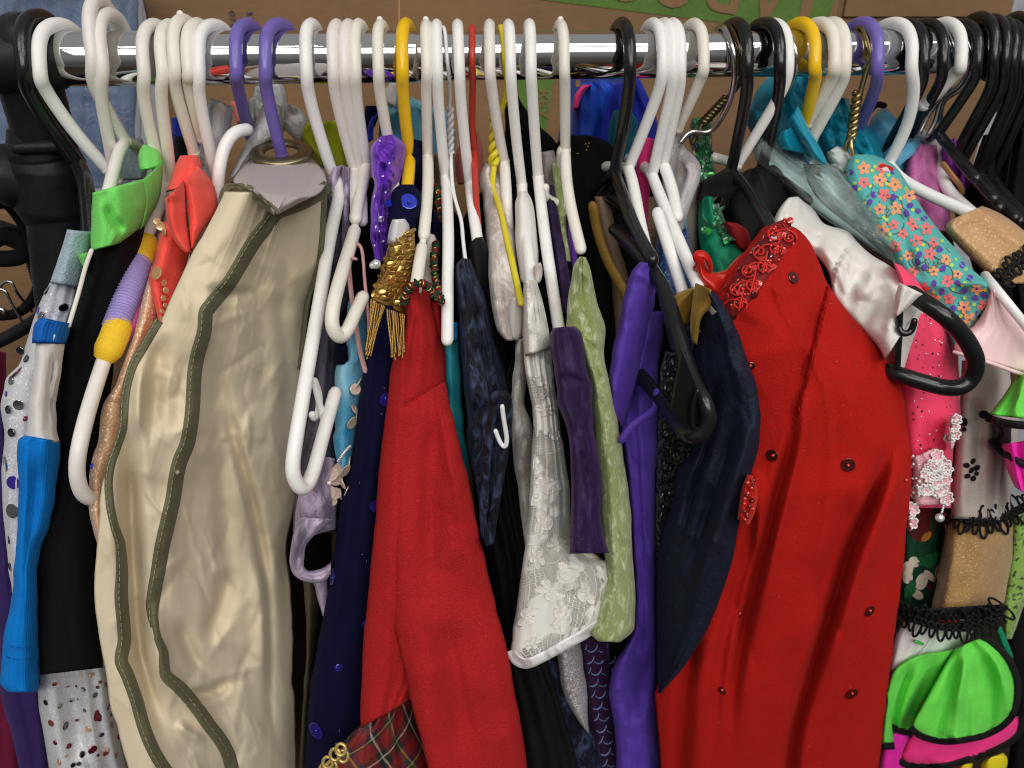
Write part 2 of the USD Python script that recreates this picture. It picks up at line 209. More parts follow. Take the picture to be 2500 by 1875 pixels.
# lace net: a mesh of threads with holes
mat('lace_net', {'t': ('texture_coordinate', {}), 'v': ('voronoi_texture', {'scale': 620, 'feature': 'distance_to_edge', 'randomness': .35}), 'r': ('rgb_ramp', {'ramp': [(.07, (1, 1, 1)), (.13, (.0, .0, .0))]}),
    'g': ('geometry', {}), 'n': ('noise_texture', {'scale': 55, 'detail': 2}), 'r2': ('rgb_ramp', {'ramp': [(.50, (0, 0, 0)), (.56, (1, 1, 1))]}), 'mx': ('math', {'math_type': 'maximum'}), 'b': ('bump', {'strength': .5, 'distance': .002}),
    'f': ('math', {'math_type': 'multiply_add', 'value2': .72, 'value3': .28, 'use_clamp': True}), 'tr': ('transparent_bsdf', {}), 'p': ('principled_bsdf', {'base_color': (.76, .75, .71), 'roughness': .8, 'sheen_weight': .3}), 'm': ('mix_closure', {})},
    [('t.UV', 'v.vector'), ('v.distance', 'r.fac'), ('g.position', 'n.vector'), ('n.fac', 'r2.fac'), ('r.color', 'mx.value1'), ('r2.color', 'mx.value2'), ('mx.value', 'f.value1'), ('mx.value', 'b.height'), ('b.normal', 'p.normal'), ('f.value', 'm.fac'), ('tr.BSDF', 'm.closure1'), ('p.BSDF', 'm.closure2')], surface='m.closure')
# vinyl of the garment bag: pressed creases in a soft sheet
mat('bag_vinyl', {'g': ('geometry', {}), 'mp': ('mapping', {'scale': (1, 1, .55)}), 'n': ('noise_texture', {'scale': 22, 'detail': 1.5, 'roughness': .4, 'distortion': .25}), 's': ('math', {'math_type': 'subtract', 'value2': .5}), 'ab': ('math', {'math_type': 'absolute'}), 
    'c': ('noise_texture', {'scale': 9, 'detail': 3}), 'r': ('rgb_ramp', {'ramp': [(.3, lin('d4c5a8')), (.7, lin('ddd0b6'))]}), 'b': ('bump', {'strength': .22, 'distance': .008}), 'w': ('noise_texture', {'scale': 700, 'detail': 2}), 'b2': ('bump', {'strength': .12, 'distance': .001}),
    'p': ('principled_bsdf', {'roughness': .68, 'specular_ior_level': .2, 'sheen_weight': .08})},
    [('g.position', 'mp.vector'), ('mp.vector', 'n.vector'), ('g.position', 'c.vector'), ('g.position', 'w.vector'), ('n.fac', 's.value1'), ('s.value', 'ab.value1'), ('ab.value', 'b.height'), ('w.fac', 'b2.height'), ('b.normal', 'b2.normal'), ('b2.normal', 'p.normal'), ('c.fac', 'r.fac'), ('r.color', 'p.base_color')])
# tartan from crossed stripes
def band(n, src, lo, hi): return {n: ('rgb_ramp', {'interpolate': False, 'ramp': lo})}
mat('tartan', {'t': ('texture_coordinate', {}), 'mp': ('mapping', {'scale': (26, 26, 26), 'rotation': (0, 0, .62)}), 's': ('separate_xyz', {}), 'fx': ('math', {'math_type': 'fraction'}), 'fy': ('math', {'math_type': 'fraction'}),
    'rx': ('rgb_ramp', {'interpolate': False, 'ramp': [(0, (.20, .012, .015)), (.30, (.02, .02, .02)), (.40, (.45, .42, .36)), (.44, (.02, .02, .02)), (.55, (.20, .012, .015)), (.78, (.03, .05, .03)), (.88, (.35, .25, .06)), (.92, (.03, .03, .05))]}),
    'ry': ('rgb_ramp', {'interpolate': False, 'ramp': [(0, (.22, .015, .018)), (.25, (.02, .03, .02)), (.38, (.50, .48, .42)), (.41, (.02, .02, .02)), (.60, (.22, .015, .018)), (.80, (.02, .02, .05)), (.90, (.4, .3, .08)), (.93, (.03, .03, .03))]}),
    'mx': ('mix_color', {'fac': .5}), 'v': ('noise_texture', {'scale': 900, 'detail': 1}), 'b': ('bump', {'strength': .4, 'distance': .001}), 'p': ('principled_bsdf', {'roughness': .45, 'metallic': .15})},
    [('t.UV', 'mp.vector'), ('mp.vector', 's.vector'), ('s.x', 'fx.value1'), ('s.y', 'fy.value1'), ('fx.value', 'rx.fac'), ('fy.value', 'ry.fac'), ('rx.color', 'mx.a'), ('ry.color', 'mx.b'), ('mx.result', 'p.base_color'), ('v.fac', 'b.height'), ('b.normal', 'p.normal')])
# ---------------------------------------------------------------- cloth builder
def polyd(q, p):                       # distance and side of points q to the polyline p
    best = np.full(len(q), 1e9); side = np.zeros(len(q)); along = np.zeros(len(q))
    for i, (a, b) in enumerate(zip(p[:-1], p[1:])):
        ab = b-a; t = np.clip(((q-a)@ab)/(ab@ab+1e-9), 0, 1); d = q-(a+t[:, None]*ab); r = np.hypot(d[:, 0], d[:, 1])
        s = np.sign(ab[0]*d[:, 1]-ab[1]*d[:, 0]); w = r < best
        best = np.where(w, r, best); side = np.where(w, s, side); along = np.where(w, (i+t)/(len(p)-1), along)
    return best, side, along
class Sheet: pass
def sheet(L, R, Y, T=.05, bulge=.012, folds=((.004, 4, 1.5),), creases=(), crinkle=None, step=8, seed=0, hem=0.0, power=2.6, inset=.14, wob=2.4, micro=.0016, soft=1.0, crumple=None):
    """a closed body of cloth: its near face spans the outline L (left edge) to R (right edge), Y the distances, T how far it goes back"""
    L, R = pts(L), pts(R)
    ln = max(np.linalg.norm(np.diff(L, axis=0), axis=1).sum(), np.linalg.norm(np.diff(R, axis=0), axis=1).sum())
    nv = int(np.clip(ln/step, 6, 220)); Ls, Rs = spline(L, nv), spline(R, nv)
    if wob:
        for e_, sd in ((Ls, 3), (Rs, 9)): e_[:, 0] += wob*(meshkit.noise(np.stack([e_[:, 1]/34, np.full(nv, sd+.5), np.zeros(nv)], -1), seed+sd)-.5)*2*np.minimum(1, np.minimum(np.arange(nv), np.arange(nv)[::-1])/3)
    wd = np.linalg.norm(Rs-Ls, axis=1).max(); nu = int(np.clip(wd/step, 8, 110))
    v = np.linspace(0, 1, nv)[:, None]; u = np.linspace(0, 1, nu)[None, :]
    if len(np.shape(Y)) == 0: Y = (Y, Y, Y, Y)
    if len(Y) == 4 and np.ndim(Y[0]) == 0: Y = ((Y[0], Y[2]), (Y[1], Y[3]))
    yl = np.interp(v[:, 0], np.linspace(0, 1, len(Y[0])), Y[0])[:, None]; yr = np.interp(v[:, 0], np.linspace(0, 1, len(Y[1])), Y[1])[:, None]
    q = Ls[:, None]*(1-u[..., None])+Rs[:, None]*u[..., None]
    y = yl*(1-u)+yr*u+bulge*.7*(np.abs(2*u-1)**(max(power, 4.5) if power > 0 else -power))
    edge = 1-np.abs(2*u-1)**4
    for i, (a, fu, fv) in enumerate(folds):
        g = np.stack([u*fu+0*v, v*fv+0*u, np.full((nv, nu), 3.1*i+.5)], -1)
        w = meshkit.noise(g*[.7, 1, 1], seed+31+i)
        g[..., 0] += 1.2*w
        g[..., 1] *= .6; y = y+a*1.6*(meshkit.noise(g, seed+i)-.5)*edge
        g[..., 0] = g[..., 0]*1.7+4; g[..., 1] *= .7; y = y-a*.9*soft*np.clip(1-np.abs(2*meshkit.noise(g, seed+90+i)-1), 0, 1)**2.2*edge
    xs = u*wd/15.0+.8*meshkit.noise(np.stack([u*2+0*v, v*ln/240+0*u, np.zeros((nv, nu))], -1), seed+70)
    y = y-micro*(1-np.abs(2*meshkit.noise(np.stack([xs, v*ln/170+0*u, np.full((nv, nu), .5)], -1), seed+77)-1))**2*edge
    flat = q.reshape(-1, 2)
    for c in creases:
        p = spline(pts(c[0]), 24); w, a = c[1], c[2]; mode = c[3] if len(c) > 3 else 'v'
        d, s, al = polyd(flat, p); fade = np.clip(np.minimum(al*4, (1-al)*2.6), 0, 1); fade = np.clip(al*4, 0, 1) if mode[-1] == '>' else fade; fade = fade*fade*(3-2*fade) if mode[-1] != '!' else 1.0
        if mode[0] == 'v': k = np.exp(-(d/w)**2)
        else: k = np.where(s > 0, np.exp(-d/w), 0)*np.clip(d/2.5, 0, 1)   # step: the right-hand side drops back
        y = y+(a*k*fade).reshape(nv, nu)
    if crumple:                        # short pressed creases, each a sharp tent that dies out at its ends
        n_, amp, cw, cl = crumple; rr = np.random.default_rng(seed+500)
        for _ in range(n_):
            c0 = q[rr.integers(0, nv), rr.integers(0, nu)]; an = rr.normal(math.pi/2, .55); d_ = np.array([math.cos(an), math.sin(an)])*cl*rr.uniform(.4, 1.2); bend = rr.normal(size=2)*cl*.08
            p = np.array([c0-d_/2, c0+bend, c0+d_/2]); d, s, al = polyd(flat, p); fd = np.sin(np.pi*np.clip(al, 0, 1)); w_ = cw*rr.uniform(.5, 1.5)
            y = y+(amp*rr.uniform(.4, 1.)*rr.choice([-1, -1, 1])*np.exp(-d/np.where(s > 0, w_, w_*1.8))*fd).reshape(nv, nu)*edge
    if crinkle:
        a, sc = crinkle[:2]
        g = np.stack([q[..., 0]/sc, q[..., 1]/(sc*1.5), np.full((nv, nu), .5)], -1)
        w = np.stack([meshkit.noise(g*.7, 5), meshkit.noise(g*.7, 6), np.zeros((nv, nu))], -1)
        r = sum(np.abs(meshkit.noise((g+w)*2**o, seed+60+o)-.5)*2*.5**o for o in range(3))
        y = y-a*(r-.5)*edge
    front = P(q[..., 0], q[..., 1], y)
    nb = max(6, nu//4); s = np.linspace(0, 1, nb+2)[1:-1][None, :]
    cc = (Ls+Rs)/2
    qb = Rs[:, None]*(1-s[..., None])+Ls[:, None]*s[..., None]
    ins = (inset*np.sin(np.pi*s)**.5)[..., None]
    qb = qb*(1-ins)+cc[:, None]*ins
    yb = (y[:, -1:]*(1-s)+y[:, :1]*s)+T*np.sin(np.pi*s)**.6
    V = np.concatenate([front, P(qb[..., 0], qb[..., 1], yb)], 1); n = V.shape[1]
    a = (np.arange(nv-1)[:, None]*n+np.arange(n)[None]).ravel(); b = (np.arange(nv-1)[:, None]*n+(np.arange(n)+1)[None] % n).ravel()
    f = np.vstack([np.stack([a, a+n, b+n], 1), np.stack([a, b+n, b], 1)])
    VV = V.reshape(-1, 3)
    caps = []
    for row, flip in ((0, 0), (nv-1, 1)):
        ring = row*n+np.arange(n); c = V[row].mean(0)[None]; k = len(VV); VV = np.vstack([VV, c])
        t = np.stack([ring, np.roll(ring, -1), np.full(n, k)], 1); caps.append(t[:, ::-1] if flip else t)
    f = np.vstack([f]+caps)
    # uv in metres: u along the loop, v down the length
    du = np.cumsum(np.r_[0, np.linalg.norm(np.diff(V[nv//2], axis=0), axis=1)]); dv = np.cumsum(np.r_[0, np.linalg.norm(np.diff(V[:, nu//2], axis=0), axis=1)])
    uv = np.stack(np.broadcast_arrays(du[None], dv[:, None]), -1).reshape(-1, 2); uv = np.vstack([uv, [[du.mean(), dv[0]], [du.mean(), dv[-1]]]])
    sh = Sheet(); sh.mesh = (VV, f); sh.uv = uv; sh.q = q; sh.y = y; sh._i = None
    sh.base = np.array([VV[:, 0].mean(), VV[:, 1].mean(), VV[:, 2].min()])
    return sh
def depth(sh, x, y):
    if sh._i is None:
        q = sh.q[::2, ::2].reshape(-1, 2); d = sh.y[::2, ::2].ravel()
        q = q+1e-4*np.random.default_rng(1).normal(size=q.shape)
        sh._i = (LinearNDInterpolator(q, d), NearestNDInterpolator(q, d))
    x, y = np.broadcast_arrays(np.asarray(x, float), np.asarray(y, float)); o = sh._i[0](x, y)
    return np.where(np.isnan(o), sh._i[1](x, y), o)
def on(sh, x, y, off=.001): return P(x, y, depth(sh, x, y)-off)
def garment(name, label, cat, mat_, L, R, Y, part='body', group=None, **k):
    sh = sheet(L, R, Y, **k); t = Thing(name, label, cat, sh.base, group)
    t.add(part, sh.mesh, mat_, uv=sh.uv); t.sh = sh
    return t
def panel(t, part, mat_, L, R, Y, parent=None, label=None, **k):
    sh = sheet(L, R, Y, **k); sh.path = t.add(part, sh.mesh, mat_, uv=sh.uv, parent=parent, label=label)
    return sh
def ribbon(sh, poly, w, h=.0012, k=7, n=None, off=.0004, hard=False):
    """a raised tape lying on the sheet along a line in the picture's pixels, w its half width"""
    p = pts(poly) if isinstance(poly, str) else poly
    ln = np.linalg.norm(np.diff(p, axis=0), axis=1).sum(); n = n or int(max(6, ln/9)); c = spline(p, n, hard)
    t = np.gradient(c, axis=0); t /= np.linalg.norm(t, axis=1)[:, None]+1e-9; nn = np.stack([-t[:, 1], t[:, 0]], 1)
    s = np.linspace(-1, 1, k); ww = np.broadcast_to(np.asarray(w, float), (n,))
    q = c[:, None]+nn[:, None]*(s[None, :, None]*ww[:, None, None])
    d = depth(sh, q[..., 0], q[..., 1])
    top = P(q[..., 0], q[..., 1], d-off-h*np.sqrt(np.clip(1-s**4, 0, 1))[None]); bot = P(q[..., 0], q[..., 1], d+.002)
    v = np.concatenate([top, bot[:, ::-1]], 1); m = v.shape[1]; v3 = v.reshape(-1, 3)
    a = (np.arange(n-1)[:, None]*m+np.arange(m)[None]).ravel(); b = (np.arange(n-1)[:, None]*m+(np.arange(m)+1)[None] % m).ravel()
    f = np.vstack([np.stack([a, b, b+m], 1), np.stack([a, b+m, a+m], 1)])
    for row in (0, n-1):
        ring = row*m+np.arange(m); v3 = np.vstack([v3, v[row].mean(0)]); f = np.vstack([f, np.stack([ring, np.roll(ring, -1), np.full(m, len(v3)-1)], 1)])
    return v3, f
def dashes(sh, poly, r=.00025, on_=9, gap=6, off=.0022, n=None, side=0.):
    p = pts(poly) if isinstance(poly, str) else poly
    ln = np.linalg.norm(np.diff(p, axis=0), axis=1).sum(); c = spline(p, int(ln)+2); o = []
    if side:
        t_ = np.gradient(c, axis=0); t_ /= np.linalg.norm(t_, axis=1)[:, None]+1e-9; c = c+side*np.stack([-t_[:, 1], t_[:, 0]], 1)
    i = 0
    while i+on_ < len(c):
        s = c[i:i+on_:max(1, on_//4)]; o.append(tube(on(sh, s[:, 0], s[:, 1], off), r, 5)); i += on_+gap
    return join(o)
def disc(c, nrm, r, th=.0006, k=16, dish=.0, roll=0., squash=1.):
    nrm = nrm/np.linalg.norm(nrm); a = np.cross(nrm, (.1, .2, 1)); a /= np.linalg.norm(a); b = np.cross(nrm, a)
    a, b = a*math.cos(roll)+b*math.sin(roll), b*math.cos(roll)-a*math.sin(roll)
    t = np.linspace(0, 2*np.pi, k, endpoint=False); ring = np.cos(t)[:, None]*a+squash*np.sin(t)[:, None]*b
    v = np.vstack([c+ring*r, c+ring*r+nrm*th*.6, c+ring*r*.88+nrm*th, c+nrm*(th-dish), c-nrm*0]); f = []
    q = np.arange(k); q2 = (q+1) % k
    for i in (0, 1): f += [np.stack([i*k+q, i*k+q2, (i+1)*k+q2], 1), np.stack([i*k+q, (i+1)*k+q2, (i+1)*k+q], 1)]
    f += [np.stack([2*k+q, 2*k+q2, np.full(k, 3*k)], 1), np.stack([q2, q, np.full(k, 3*k+1)], 1)]
    return v, np.vstack(f)
def facing(sh, x, y, e=6):
    a = on(sh, x+e, y, 0)-on(sh, x-e, y, 0); b = on(sh, x, y-e, 0)-on(sh, x, y+e, 0); n = np.cross(a, b); n /= np.linalg.norm(n)
    return n if n@(EYE-on(sh, x, y, 0)) > 0 else -n
def spangle(sh, x, y, rpx, tilt=.15, off=.0008, dish=.0004, rnd=rng, squash=1., th=.0006):
    c = on(sh, x, y, off); n = facing(sh, x, y)+tilt*rnd.normal(size=3); r = rpx*np.linalg.norm(c-EYE)/F
    return disc(c, n, r, th, dish=dish, squash=squash, roll=rnd.uniform(0, 3))
def ball(c, r, n=1):
    s = trimesh.creation.icosphere(n, r); return np.array(s.vertices)+c, np.array(s.faces)
def patch(sh, ring, off=.0006):        # a flat print: a filled outline lying on the cloth
    ring = np.asarray(ring, float); c = ring.mean(0); k = len(ring)
    q = np.vstack([ring, c+(ring-c)*.5, c[None]]); v = on(sh, q[:, 0], q[:, 1], off)
    a = np.arange(k); b = (a+1) % k
    return v, np.vstack([np.stack([a, b, k+b], 1), np.stack([a, k+b, k+a], 1), np.stack([k+a, k+b, np.full(k, 2*k)], 1)])
def blob(cx, cy, r, n=5, amp=.35, rot=0., k=30, sx=1., sy=1.):
    t = np.linspace(0, 2*np.pi, k, endpoint=False); rr = r*(1-amp+amp*np.abs(np.cos(n*t/2))**.7*1.0) if n else np.full(k, r)
    x, y = sx*rr*np.cos(t), sy*rr*np.sin(t); c, s = math.cos(rot), math.sin(rot)
    return np.stack([cx+x*c-y*s, cy+x*s+y*c], 1)

def lint(t, sh, n, seed, mt='thread', parent=None):
    r = np.random.default_rng(seed); o = []
    for _ in range(n):
        q = sh.q[r.integers(3, sh.q.shape[0]-3), r.integers(2, sh.q.shape[1]-2)]; a = r.uniform(0, 6.3); l = r.uniform(2, 5); s = np.linspace(-.5, .5, 5)
        o.append(tube(on(sh, q[0]+l*s*math.cos(a)+l*.4*s*s, q[1]+l*s*math.sin(a)+2*s*s, .0003), .00006, 4))
    t.add('lint', join(o), mt, parent=parent, kind='stuff')
# ---------------------------------------------------------------- background: cartons, wall, bagged blue clothes
BY = 0.30
def slab(px, y0, y1, ext=None):        # a solid whose front outline is given in pixels on the plane y = y0
    p = pts(px) if isinstance(px, str) else np.asarray(px, float)
    a = P(p[:, 0], p[:, 1], y0); b = a.copy(); b[:, 1] = y1; n = len(p)
    v = np.vstack([a, b]); f = []
    import shapely
    tri = trimesh.creation.triangulate_polygon(shapely.Polygon(a[:, [0, 2]]), engine='earcut')
    from scipy.spatial import cKDTree
    ix = cKDTree(a[:, [0, 2]]).query(tri[0])[1]; ff = ix[np.asarray(tri[1])]
    q = np.arange(n); q2 = (q+1) % n
    return v, np.vstack([ff, ff[:, ::-1]+n, np.stack([q, q+n, q2+n], 1), np.stack([q, q2+n, q2], 1)])
def xb(px, py, y): return P(px, py, y)[0]
x0, x1, x2 = xb(357, 60, BY), xb(2052, 40, BY), xb(2490, 40, BY)
def boxm(lo, hi, r=.004):
    lo, hi = np.array(lo)+r, np.array(hi)-r
    import manifold3d as m3
    s = m3.Manifold.sphere(r, 8)
    return m3.Manifold.batch_hull([s.translate((float(a), float(b), float(c))) for a in (lo[0], hi[0]) for b in (lo[1], hi[1]) for c in (lo[2], hi[2])])
t = Thing('cardboard_box', 'large brown carton with a green printed band and upside-down lettering behind the rail', 'cardboard box', (x0, BY, 0))
mm = boxm((x0, BY, 0.0), (x1-.002, BY+.40, 2.06)).to_mesh(); t.add('carton', (mm.vert_properties[:, :3], mm.tri_verts), 'cardboard', smooth=30)
t.add('green_band', slab('1295,-4 2014,86 2052,-60 2085,-230 1330,-330', BY-.0008, BY+.001), 'green_ink', smooth=False)
def boxtext(s, px, py, hpx, ang, name, mt, y=BY-.0016, sx=1., bold=True):
    c = P(px, py, y); k = abs(P(px, py+10, y)[2]-P(px, py-10, y)[2])/20
    g = meshkit.text_mesh(s, hpx*k, .0006, bold); v = np.array(g.vertices); v[:, 0] *= sx
    v[:, :2] -= (v[:, :2].max(0)+v[:, :2].min(0))/2
    ca, sa = math.cos(ang), math.sin(ang)
    w = np.stack([v[:, 0]*ca-v[:, 1]*sa, -v[:, 2], v[:, 0]*sa+v[:, 1]*ca], 1)+c
    t.add(name, (w, np.array(g.faces)), mt, smooth=False)
A = math.pi-.13
boxtext('A', 1882, -24, 132, A, 'letter', 'cardboard'); boxtext('B', 1770, -38, 132, A, 'letter', 'cardboard'); boxtext('O', 1650, -52, 132, A, 'letter', 'cardboard'); boxtext('C', 1535, -66, 132, A, 'letter', 'cardboard')
t.add('letter', slab('1948,58 1972,62 2000,-60 1972,-66', BY-.0016, BY+.0005), 'cardboard', smooth=False)
t.add('green_arrow', slab('1262,192 1352,192 1343,240 1336,305 1328,330 1300,290 1266,240', BY-.0008, BY+.001), 'green_ink', smooth=False)
boxtext('KEY', 1326, 255, 22, -math.pi/2, 'letter', 'cardboard', sx=1.2)
t.add('blue_print', slab('1385,190 1530,190 1530,225 1440,222 1432,300 1400,345 1362,345', BY-.0008, BY+.001), 'blue_ink', smooth=False)
t.add('letter', slab('1406,196 1417,196 1416,212 1405,212', BY-.0016, BY+.0005), 'cardboard', smooth=False)
boxtext('071', 568, 46, 13, -math.pi/2, 'stamp', 'purple_ink', bold=False, sx=1.25); boxtext('137', 612, 48, 14, -math.pi/2, 'stamp', 'purple_ink', bold=False, sx=1.25)
t.add('seam', slab('973,-20 976,-20 976,190 973,190', BY-.0006, BY+.001), 'tan_cloth', smooth=False)
t = Thing('cardboard_box', 'plain brown carton beside the green banded one, at the right end of the rail', 'cardboard box', (x1, BY+.02, 0))
mm = boxm((x1+.002, BY+.012, 0.0), (x2, BY+.42, 2.0)).to_mesh(); t.add('carton', (mm.vert_properties[:, :3], mm.tri_verts), 'cardboard', smooth=30)
t.add('flap', slab('2075,-40 2440,-40 2420,40 2060,40', BY+.008, BY+.011), 'cardboard', smooth=False)
t = Thing('room_wall', 'pale grey room wall showing past the carton at the top right corner', 'wall', (0, .9, 0), kind='structure')
t.add('wall_face', trimesh.creation.box(bounds=((-2.5, .9, 0), (3, 1.0, 2.7))), 'white_wall', smooth=False)
t = Thing('floor', 'dark carpeted floor under the rack', 'floor', (0, 0, 0), kind='structure')
t.add('carpet', trimesh.creation.box(bounds=((-2.5, -2.5, -.02), (3, .9, 0))), 'brown_dark', smooth=False)
# a low carton whose brown side shows under the rack's black bracket
t = Thing('cardboard_box', 'brown carton low on the left, showing between the black rods of the rack', 'cardboard box', P(50, 900, .22))
a, b = P(-150, 520, .22), P(350, 900, .22)
mm = boxm((a[0], .22, .5), (b[0], .29, a[2])).to_mesh(); t.add('carton', (mm.vert_properties[:, :3], mm.tri_verts), 'cardboard', smooth=30)
# blue clothes in film, upper left
cloth('blue_bagged', '4a689a', .6, .3, '8098c0', 500, .05, .12, 8)
g = garment('blue_dress', 'slate blue dress in a clear film cover, hanging behind the left end of the rail', 'dress', 'blue_bagged', '-60,-60 -60,200 -60,460', '340,-60 335,200 320,460', .25, T=.035, folds=((.016, 5, .6), (.007, 12, 1)), seed=3)
panel(g, 'film_cover', 'blue_film', '-70,-70 -70,200 -70,470', '354,-70 350,200 338,470', .212, T=.012, folds=((.010, 4, .8), (.006, 10, 3)), crinkle=(.008, 60), seed=9)
# ---------------------------------------------------------------- the rack
ZR = 1.5; RR = .0150
def railx(px): return Xat(px, 0, ZR)
t = Thing('garment_rack', 'chrome rail on a black tubular clothes rack that carries all the hangers', 'clothes rack', (0, 0, 0))
def rod(xa, xc, r, k=48):
    return tube(np.stack([np.linspace(xa, xc, 12), np.zeros(12), np.full(12, ZR)], 1), r, k)
t.add('rail', rod(railx(1008), railx(2560), RR), 'chrome'); t.add('rail_sleeve', rod(railx(118), railx(1010), RR+.0009), 'chrome')
t.add('end_socket', rod(railx(-140), railx(120), .0195), 'matte_black')
t.add('end_socket', rod(railx(2440), railx(2700), .022), 'matte_black')
t.add('post', ptube('62,110,.0 70,190,.01 92,270,.016 112,350,.02 128,440,.022 140,560,.024 160,760,.026 200,1100,.03', .0185, 40, k=32), 'matte_black')
t.add('collar', tube(P(np.array([44, 142.]), np.array([362, 356.]), -.002)+0, .004, 16), 'matte_black')
t.add('collar', ptube('100,364,.02 103,372,.02 107,384,.02', .0212, 8, k=32), 'matte_black'); t.add('joint', ptube('112,395,.022 122,450,.024 130,500,.026', .024, 12, k=32), 'matte_black')
t.add('side_tube', ptube('-80,432,.02 0,430,.02 70,440,.022', .0185, 10, k=32), 'matte_black'); t.add('collar', ptube('22,430,.02 30,430,.02 40,431,.02', .0208, 8, k=32), 'matte_black')
t.add('brace', ptube('-30,846,.10 60,800,.10 150,730,.10 230,640,.10', .0055, 20), 'matte_black'); t.add('brace', ptube('-20,560,.09 60,590,.09 110,640,.09 130,720,.09', .009, 20), 'matte_black')
t.add('right_post', ptube('2530,120,.02 2540,400,.02 2545,900,.02', .028, 20, k=32), 'matte_black')
t = Thing('strap', 'black webbing strap looped on the rack post at the far left', 'strap', P(30, 600, .06))
t.add('loop', ptube('-20,500,.07 20,498,.06 60,540,.05 90,600,.05 100,680,.06 70,745,.06 20,770,.06 -30,760,.07', .0075, 40, flat=.5), 'black_cloth'); t.add('loop', ptube('-20,590,.05 30,575,.05 60,600,.05 50,625,.05 0,632,.05', .006, 30), 'black_cloth')
t.add('webbing', ptube('60,470,.06 95,560,.055 118,640,.055 125,720,.06', .012, 24, flat=.35), 'black_cloth')
t = Thing('binder_clip', 'small silver binder clip lying against the cardboard on the far left', 'clip', P(40, 740, .05))
t.add('wire_handle', ptube('-4,712,.05 8,692,.05 26,688,.05 34,700,.05 40,712,.05 78,760,.06', .0011, 24), 'steel_wire'); t.add('wire_handle', ptube('0,705,.05 14,712,.05 22,728,.05 55,786,.05', .0011, 20), 'steel_wire'); t.add('wire_handle', ptube('-10,756,.05 4,755,.05 12,764,.05', .002, 12), 'steel_wire')
t = Thing('chain', 'thin dark chain hanging in the gap at the far left', 'chain', P(75, 640, .06))
for i in range(14): t.add('link', ball(P(58+2.2*i, 605+7*i, .07), .0022), 'dark_wire')
# ---------------------------------------------------------------- hangers
W, I, O, BK = 'white_plastic', 'ivory_plastic', 'old_white_plastic', 'black_plastic'
def hanger(label, xt, xf, xn, yn, mt=W, r=.0037, lift=0., arms=(), yN=0., bow=.10, name='plastic_hanger', cat='hanger', stubs=True, extra=(), nub=False, low=215):
    zt = ZR+RR+r+lift; yc = -(RR+r+.009); Xt = Xat(xt, 0, zt); Xf = Xat(xf, yc, ZR+lift*.6); Xb = Xt+(Xt-Xf)*.9; zl = lift*.6
    C = P(xf, 140-lift*2000, yc)
    h = max(bow, 0) if bow != .1 else .03; dx = xn-xf; dy = yn-140
    D = P(xf+dx*(.11-.4*h), 140+dy*.26, -.0245+yN*.1); E = P(xf+dx*(.52-1.3*h), 140+dy*.62, -.013+yN*.5); N = P(xn, yn, yN)
    path = np.array([(Xb, .0235, ZR-.012+zl), (Xt+.9*(Xb-Xt), RR+r+.006, ZR+.002+zl), (Xt+.62*(Xb-Xt), .0150, ZR+RR*.74+r+lift*.9), (Xt, 0, zt), (Xt+.62*(Xf-Xt), -.0158, ZR+RR*.74+r+lift*.9), (Xt+.88*(Xf-Xt), -(RR+r+.0055), ZR+.004+zl), (Xf, yc, ZR-.008+zl), D, E, N])
    t = Thing(name, label, cat, N)
    t.add('hook', tube(catmull(path, 64), r, 14), mt)
    if nub: t.add('nub', ball((Xt+.15*(Xf-Xt), -.002, zt+r*.9), r*.55, 2), mt)
    t.add('neck', ball(N, r*1.12, 2), mt)
    for a in arms: t.add('arm', ptube(a, r*1.05 if cat == 'hanger' else r), mt)
    if not arms and stubs:
        t.add('arm', tube(catmull([N, N+(0, -.02, -.006), N+(0, -.05, -.022)], 10), r*.95, 10), mt); t.add('arm', tube(catmull([N, N+(0, .02, -.006), N+(0, .07, -.032), N+(0, .15, -.075)], 14), r*.95, 10), mt)
    for n_, a, k in extra: t.add(n_, ptube(a, r*k), mt)
    t.N = N
    return t
hanger('black plastic hanger hook at the very left end, touching the end socket', 92, 52, 190, 400, BK, .0046, bow=.1, lift=.004, arms=('190,400,0 206,440,-.02 216,520,-.05 222,600,-.08',))
hanger('bright white hanger at the left end, its stem sweeping down right to the lime collar', 142, 90, 262, 412, W, .0040, bow=.1, stubs=False)
hanger('aged white hanger riding high over the rail, front one of the tall pair', 268, 243, 283, 440, O, .0038, lift=.006, stubs=False)
hanger('aged white hanger with a broken top nub, riding highest on the rail', 240, 219, 305, 345, O, .0040, lift=.013, nub=True)
t = hanger('ivory hanger left of the four-hanger cluster, holding the ribbed spiral tube on its long arm', 377, 345, 400, 455, O, .0038, arms=('400,455,0 382,520,-.05 348,600,-.075 310,700,-.1 270,830,-.125 228,960,-.15 196,1080,-.175 188,1150,-.18 200,1200,-.178 222,1216,-.172 250,1190,-.155',))
hanger('second ivory hanger of the left cluster, ending at the coral collar', 413, 391, 420, 452, I, .0037)
hanger('taller ivory hanger of the left cluster with a moulding nub on top', 446, 421, 474, 372, I, .0037, lift=.003, nub=True, stubs=False)
hanger('yellowed hanger with a split seam along its hook, left of the bright white one', 481, 456, 492, 335, I, .0040, stubs=False)
hanger('bright white hanger at the right end of the left cluster', 522, 481, 532, 450, W, .0037, arms=('530,480,-.03 535,420,-.03 548,362,-.025 572,326,-.02 604,316,-.01','532,450,0 528,500,-.02 520,560,-.05',))
hanger('purple hanger, left one of the two adjoining purple hooks', 603, 572, 612, 330, 'purple_plastic', .0040, yN=.03, stubs=False)
hanger('purple hanger whose stem drops into the brass grommet of the bag', 681, 644, 688, 378, 'purple_plastic', .0040, stubs=False)
